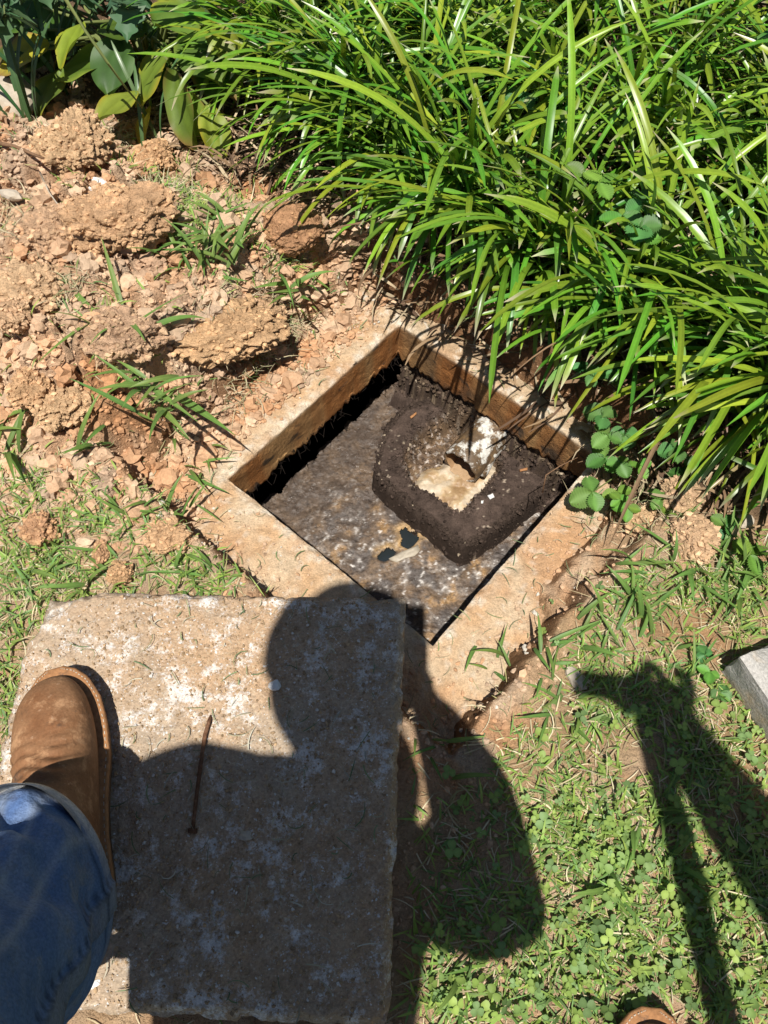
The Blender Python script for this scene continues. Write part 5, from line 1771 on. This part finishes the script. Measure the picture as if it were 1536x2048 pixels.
def boot_parts():
    o = outline()

    def ring(g, z, sq=1.0, heel=False):
        q = outline(grow=g)
        zz = np.full(len(q), z)
        return np.column_stack([q, zz])
    so = [ring(-0.004, 0.0), ring(0.001, 0.003), ring(0.002, 0.014), ring(0.001, 0.026)]
    so = np.array(so)
    arch = np.exp(-((so[..., 1] - 0.105) / 0.022) ** 2)
    so[0][:, 2] += 0.010 * arch[0]
    V1, F1_ = loft(so, True, True, True)
    we = np.array([ring(0.002, 0.0255), ring(0.0065, 0.0265), ring(0.0070, 0.031), ring(0.005, 0.0335), ring(-0.006, 0.034)])
    we[..., 2] += 0.0008 * np.sin(we[..., 1] * 900)
    V2, F2_ = loft(we, True, True, True)
    secs = [(0.3020, 0.034, 0.010, 0.010, 0), (0.2960, 0.040, 0.022, 0.016, 0), (0.284, 0.046, 0.033, 0.023, 0), (0.266, 0.051, 0.0425, 0.030, 0), (0.240, 0.055, 0.0485, 0.0365, 0),
            (0.212, 0.057, 0.0500, 0.042, 4), (0.185, 0.060, 0.0480, 0.048, 10), (0.160, 0.064, 0.0450, 0.055, 20), (0.135, 0.069, 0.0425, 0.066, 33),
            (0.108, 0.080, 0.0410, 0.076, 50), (0.085, 0.100, 0.0410, 0.078, 68), (0.070, 0.130, 0.0425, 0.072, 82), (0.060, 0.165, 0.0440, 0.060, 90), (0.054, 0.20, 0.045, 0.056, 90), (0.050, 0.23, 0.045, 0.052, 90)]
    # resample smoothly
    secs = np.array(secs)
    tt = np.linspace(0, len(secs) - 1, 70)
    secs = np.stack([np.interp(tt, np.arange(len(secs)), secs[:, k]) for k in range(5)], 1)
    ker = np.array([1, 2, 3, 2, 1]) / 9
    sm = secs.copy()
    for k in range(5):
        sm[2:-2, k] = np.convolve(secs[:, k], ker, 'valid')
    rr_ = []
    for (y, z, hw, hh, tl) in sm:
        a = math.radians(tl)
        r = []
        for q in np.linspace(0, 2 * math.pi, 56, endpoint=False):
            cx, cz = math.cos(q), math.sin(q)
            ex = 0.80 if cz > 0 else 0.62
            px_ = hw * math.copysign(abs(cx) ** ex, cx)
            pz_ = hh * math.copysign(abs(cz) ** 0.9, cz)
            yy, zz = y + (-pz_ * math.sin(a)) * -1.0, z + pz_ * math.cos(a)
            # tilt: top of the section leans towards the toe for the ankle part
            r.append([px_, yy if a else y, zz])
        rr_.append(r)
    R = np.array(rr_)
    # flex creases over the vamp
    cr = 1.6 * np.exp(-((R[..., 1] - 0.185) / 0.034) ** 2) * (R[..., 2] > 0.06)
    R[..., 2] += 0.0021 * cr * np.sin(R[..., 1] * 420 + R[..., 0] * 60 + 2 * np.sin(R[..., 0] * 90))
    R[..., 2] = np.maximum(R[..., 2], 0.026)
    V3, F3_ = loft(R, True, True, False)
    # welt stitching: short threads all round
    q = outline(240, 0.0035)
    SV, SF = [], []
    for i in range(0, len(q) - 1, 2):
        a_, b_ = q[i], q[i + 1]
        d = b_ - a_
        if np.linalg.norm(d) < 1e-4:
            continue
        nrm = np.array([-d[1], d[0]]) / np.linalg.norm(d) * 0.0006
        k = len(SV)
        SV += [(*(a_ + nrm), 0.0348), (*(a_ - nrm), 0.0348), (*(b_ - nrm), 0.0348), (*(b_ + nrm), 0.0348)]
        SF.append((k, k + 1, k + 2, k + 3))
    return [('upper', V3, F3_, M_LEATHER), ('stitching', np.array(SV), np.array(SF), M_STONE), ('sole', V1, F1_, M_SOLE), ('welt', V2, F2_, M_WELT)]


BOOT = [(n, mesh_np('boot_' + n, V, F, m)) for n, V, F, m in boot_parts()]


def boot(parent, heel, ang, pitch=0.0, flip=False, sc=1.0):
    o = None
    pl = Vector(parent.location)
    for n, me_ in BOOT:
        if o is None:
            o = link('boot', me_, parent, Vector(heel) - pl, (pitch, 0, ang), (sc * (-0.93 if flip else 0.93), sc, sc))
        else:
            link(n, me_, o)
    return o


ZB = ZL + 0.003
toe, heel_ = at(108, 1344, ZB + 0.03), at(172, 1880, ZB + 0.02)
toe.z = heel_.z = ZB
fd_ = (toe - heel_)
bsc = fd_.length / 0.312
bang = math.atan2(fd_.y, fd_.x) - math.pi / 2
p1 = thing('person', 'person in tan boots and blue jeans, one foot on the lid, one in clover', 'person', tuple(heel_))
boot(p1, heel_, bang, 0, False, bsc)
Bm = Matrix.Translation(heel_) @ Matrix.Rotation(bang, 4, 'Z')


def bl(x, y, z):
    return Bm @ Vector((x, y, z))


rt_toe = at(1304, 2000, LAWN + 0.03)
rang = -0.10
r_heel = Vector((rt_toe.x, rt_toe.y, LAWN + 0.002)) - Vector((-math.sin(rang), math.cos(rang), 0)) * 0.300
Rm = Matrix.Translation(r_heel) @ Matrix.Rotation(rang, 4, 'Z')


def rb_(x, y, z):
    return Rm @ Vector((x, y, z))


def cl(x, y, z):
    return Vector((x, y * CT - z * ST, CAM_H + y * ST + z * CT))


def cdir(x, y, z):
    return cl(x, y, z) - Vector((0, 0, CAM_H))


J = {'pelvis': (-0.12, -0.64, 0.72, 0.135, 0.115), 'belly': (-0.145, -0.52, 0.90, 0.145, 0.115), 'chest': (-0.115, -0.33, 1.08, 0.14, 0.13),
     'collar': (-0.075, -0.265, 1.19, 0.115), 'neck': (-0.10, -0.25, 1.27, 0.060),
     'lsho': (-0.275, -0.25, 1.175, 0.075), 'lelb': (-0.39, -0.25, 0.93, 0.045), 'lwrist': (-0.335, -0.205, 0.735, 0.030),
     'rsho': (0.008, -0.310, 1.14, 0.105), 'relb': (0.105, -0.305, 0.87, 0.056), 'rfore': (0.066, -0.185, 0.95, 0.060), 'rwrist': tuple(cl(0.036, -0.146, 0.064)) + (0.044,),
     'lhip': (-0.155, -0.57, 0.71, 0.10), 'lknee': (-0.26, -0.15, 0.60, 0.036), 'lank': tuple(bl(0, 0.05, 0.20)) + (0.026,),
     'rhip': (0.00, -0.67, 0.70, 0.10), 'rknee': (0.27, -0.42, 0.56, 0.062), 'rank': tuple(rb_(0, 0.066, 0.17)) + (0.042,)}
bones = [('pelvis', 'belly', 'shirt'), ('belly', 'chest', 'shirt'), ('chest', 'collar', 'shirt'), ('collar', 'neck', 'skin'),
         ('chest', 'lsho', 'shirt'), ('lsho', 'lelb', 'shirt'), ('lelb', 'lwrist', 'skin'), ('chest', 'rsho', 'shirt'), ('rsho', 'relb', 'shirt'), ('relb', 'rfore', 'shirt'), ('rfore', 'rwrist', 'shirt'),
         ('pelvis', 'lhip', 'pants'), ('lhip', 'lknee', 'pants'), ('lknee', 'lank', 'pants'), ('pelvis', 'rhip', 'pants'), ('rhip', 'rknee', 'pants'), ('rknee', 'rank', 'pants')]
hd_ = head(J, bones, (-0.108, -0.205, 1.385), (0.12, 0.75, -0.62))
add_hand(J, bones, 'r', J['rwrist'][:3], cdir(-0.42, 0.90, -0.12), cdir(-1, -0.2, 0.0), 0.8)
add_hand(J, bones, 'l', J['lwrist'][:3], (0.35, 0.25, -0.75), (0.5, -0.3, 0.3), 0.5)
skin_body('body', J, bones, {'shirt': 0, 'pants': 1, 'skin': 2}, [M_SHIRT, M_PANTS, M_SKIN], p1)
face_parts(*hd_, p1)
boot(p1, r_heel, rang, 0, True, bsc)

# the jeans leg that the photograph looks down on
rings_ = []
hemc = bl(-0.001, 0.043, 0.130)
kn = Vector(J['lknee'][:3])
hp = Vector(J['lhip'][:3])
fw = (Bm.to_3x3() @ Vector((0, 1, 0))).normalized()
rt = (Bm.to_3x3() @ Vector((1, 0, 0))).normalized()
path = [(0.0, hemc, 0.064, 0.100, 0.50), (0.10, None, 0.062, 0.094, 0.46), (0.25, None, 0.060, 0.085, 0.34), (0.45, None, 0.058, 0.078, 0.20), (0.7, None, 0.058, 0.074, 0.08), (1.0, kn, 0.062, 0.072, -0.5)]
NQ = 200
prof_t = np.linspace(0, 1, 110)
hw_ = np.interp(prof_t, [p[0] for p in path], [p[2] for p in path])
hl_ = np.interp(prof_t, [p[0] for p in path], [p[3] for p in path])
tl_ = np.interp(prof_t, [p[0] for p in path], [p[4] for p in path])
jc = []
qs = np.linspace(0, 2 * math.pi, NQ, endpoint=False)
for i, t in enumerate(prof_t):
    c = hemc.lerp(kn, t)
    fdir = (fw * math.cos(tl_[i]) + Vector((0, 0, 1)) * math.sin(tl_[i])).normalized()
    g0 = sstep(0.0, 0.10, t)
    wr_ = 0.0025 * np.sin(2 * qs + 5 * t) + g0 * 0.0085 * fbm(np.cos(qs) * 1.5 + 3 * t, np.sin(qs) * 1.5 - 2.5 * t, 301, 2)
    # diagonal drag folds and the break over the instep
    for (f0, ph, sl, am, tc, tw) in ((5, 0.4, 9.0, 0.0050, 0.16, 0.10), (4, 2.1, -7.0, 0.0042, 0.32, 0.14), (7, 1.0, 14.0, 0.0022, 0.22, 0.16)):
        wv_ = np.sin(f0 * qs + sl * t * 3 + ph)
        wr_ = wr_ + am * g0 * (np.abs(wv_) ** 0.6 * np.sign(wv_)) * math.exp(-((t - tc) / tw) ** 2)
    hemb = 0.0016 * (t < 0.075)
    wr_ = wr_ + hemb
    dq = (qs - 6.05 + math.pi) % (2 * math.pi) - math.pi
    inseam = 0.0035 * (np.abs(dq) < 0.13) + 0.0015 * np.exp(-((np.abs(dq) - 0.13) / 0.03) ** 2)
    rr_ = []
    for k, q in enumerate(qs):
        s = 1 + (wr_[k] + inseam[k]) / 0.085
        rr_.append(list(c + rt * (hw_[i] * s * math.cos(q)) + fdir * (hl_[i] * s * math.sin(q)) - Vector(p1.location)))
    rings_.append(rr_)
    base_c = np.array([0.088, 0.150, 0.300])
    worn = np.clip(0.35 * fbm(np.cos(qs) * 3 + 7 * t, np.sin(qs) * 3 + 11 * t, 303, 3) + 0.30 * np.exp(-((qs - 1.6) / 0.8) ** 2), 0, 1)[:, None]
    cc_ = base_c + (np.array([0.24, 0.31, 0.43]) - base_c) * worn
    sm_ = ((np.abs(dq) < 0.13) * 0.55)[:, None]
    cc_ = cc_ + (np.array([0.19, 0.205, 0.23]) - cc_) * sm_
    pk = (np.exp(-((dq - 0.17) / 0.05) ** 2) * (math.sin(t * 190) > 0.2) * 0.55)[:, None] + (np.exp(-((np.abs(dq) - 0.10) / 0.018) ** 2) * (math.sin(t * 420) > -0.3) * 0.4)[:, None]
    pk = np.clip(pk, 0, 0.8)
    cc_ = cc_ * (1 - pk)
    fr_ = np.clip(np.exp(-((qs - 1.5) / 1.1) ** 2) + 0.15, 0, 1)[:, None]
    if t < 0.05:
        cc_ = cc_ + (np.array([0.56, 0.56, 0.55]) - cc_) * (0.95 if t < 0.035 else 0.5) * fr_
    st_ = 0.55 * np.exp(-((t - 0.072) / 0.006) ** 2)
    cc_ = cc_ * (1 - st_)
    for k_ in range(5):
        ln_ = np.exp(-((qs - (0.3 + 0.55 * k_) - 0.9 * t - 0.12 * math.sin(9 * t + k_)) / 0.06) ** 2)[:, None]
        cc_ = cc_ + (np.array([0.27, 0.32, 0.40]) - cc_) * 0.6 * ln_
    jc.append(cc_)
# inner lip of the hem
inner = []
for f_, up in ((0.965, 0.002), (0.95, 0.03)):
    R0 = np.array(rings_[0])
    m0 = R0.mean(0)
    q = m0 + (R0 - m0) * f_
    q[:, 2] += up
    inner.append(q)
allr = [inner[1], inner[0]] + [np.array(r) for r in rings_]
allc = [jc[0] * 0.6, jc[0]] + jc
V, F = loft(np.array(allr))
link('jeans_leg', mesh_np('jeans_leg', V, F, M_DENIM, np.clip(np.vstack(allc), 0.01, 0.9)), p1)

# phone the picture was taken with, just behind the lens
ph = thing('phone', 'black mobile phone held up by the crouching person', 'phone', (0, 0, CAM_H))
bm = bmesh.new()
bmesh.ops.create_cube(bm, size=1)
for v in bm.verts:
    v.co = Vector((v.co.x * 0.072 - 0.018, v.co.y * 0.147 - 0.052, v.co.z * 0.008 + 0.010))
bmesh.ops.bevel(bm, geom=bm.edges[:], offset=0.003, segments=2, affect='EDGES')
me = bpy.data.meshes.new('phone_case')
bm.to_mesh(me)
bm.free()
me.materials.append(M_PHONE)
link('case', me, ph, (0, 0, 0), (PITCH, 0, 0))

# ---- the helper at the right, standing with a hand on a tool
p2 = thing('person', 'person in dark work clothes standing with one hand on a long-handled tool', 'person', (0.74, -0.78, LAWN))
J = {'pelvis': (0.76, -0.80, 0.94, 0.14, 0.115), 'belly': (0.755, -0.79, 1.10, 0.135, 0.11), 'chest': (0.74, -0.76, 1.27, 0.145, 0.115),
     'collar': (0.735, -0.735, 1.40, 0.08), 'neck': (0.73, -0.715, 1.47, 0.055),
     'lsho': (0.565, -0.66, 1.345, 0.085), 'lelb': (0.465, -0.435, 1.16, 0.066), 'lwrist': (0.335, -0.235, 1.19, 0.046),
     'rsho': (0.92, -0.78, 1.345, 0.068), 'relb': (1.01, -0.80, 1.08, 0.046), 'rwrist': (0.98, -0.68, 0.86, 0.030),
     'lhip': (0.67, -0.79, 0.92, 0.10), 'lknee': (0.655, -0.75, 0.52, 0.064), 'lank': (0.655, -0.80, 0.16, 0.042),
     'rhip': (0.85, -0.81, 0.92, 0.10), 'rknee': (0.87, -0.78, 0.52, 0.064), 'rank': (0.88, -0.83, 0.16, 0.042)}
bones = [('pelvis', 'belly', 'shirt'), ('belly', 'chest', 'shirt'), ('chest', 'collar', 'shirt'), ('collar', 'neck', 'skin'),
         ('chest', 'lsho', 'shirt'), ('lsho', 'lelb', 'shirt'), ('lelb', 'lwrist', 'skin'), ('chest', 'rsho', 'shirt'), ('rsho', 'relb', 'shirt'), ('relb', 'rwrist', 'skin'),
         ('pelvis', 'lhip', 'pants'), ('lhip', 'lknee', 'pants'), ('lknee', 'lank', 'pants'), ('pelvis', 'rhip', 'pants'), ('rhip', 'rknee', 'pants'), ('rknee', 'rank', 'pants')]
hd_ = head(J, bones, (0.725, -0.65, 1.60), (-0.35, 0.8, -0.4))
add_hand(J, bones, 'l', J['lwrist'][:3], (-0.55, 0.80, 0.02), (0.25, 0.2, -0.9), 2.1, 1.12)
add_hand(J, bones, 'r', J['rwrist'][:3], (0.0, 0.2, -0.9), (-0.8, 0.1, 0.0), 0.5)
skin_body('body', J, bones, {'shirt': 0, 'pants': 1, 'skin': 2}, [M_SHIRT, M_PANTS, M_SKIN], p2)
face_parts(*hd_, p2)
boot(p2, (0.655, -0.87, LAWN), 0.1, 0, False)
boot(p2, (0.88, -0.90, LAWN), -0.15, 0, True)

tool = thing('spade', 'wooden-handled spade standing in the clover under a hand', 'spade', (0.395, -0.44, LAWN))
tp = Vector((0.2815, -0.155, 1.195)) - Vector(tool.location)
V, F = tube([Vector((0, 0, 0.20)), tp * 0.5 + Vector((0, 0, 0.02)), tp], [0.019, 0.018, 0.017], 14)
link('shaft', mesh_np('spade_shaft', V, F, M_WOOD), tool)
V, F = tube([tp + Vector((-0.085, 0.012, 0.004)), tp + Vector((0, 0, 0.006)), tp + Vector((0.06, -0.008, 0.004))], [0.016, 0.019, 0.016], 12)
link('grip', mesh_np('spade_grip', V, F, M_WOOD), tool)
rows = []
for zz, hw in ((0.26, 0.022), (0.24, 0.075), (0.20, 0.085), (0.10, 0.082), (0.02, 0.06), (-0.03, 0.02)):
    rows.append([[hw * s, -0.012 * (1 - s * s) - 0.01, zz] for s in np.linspace(-1, 1, 9)])
R = np.array(rows)
V = np.vstack([R.reshape(-1, 3), R.reshape(-1, 3) + np.array([0, 0.003, 0])])
g_ = grid_faces(6, 9)
link('blade', mesh_np('spade_blade', V, np.vstack([g_, g_[:, ::-1] + 54]), M_RUST), tool)
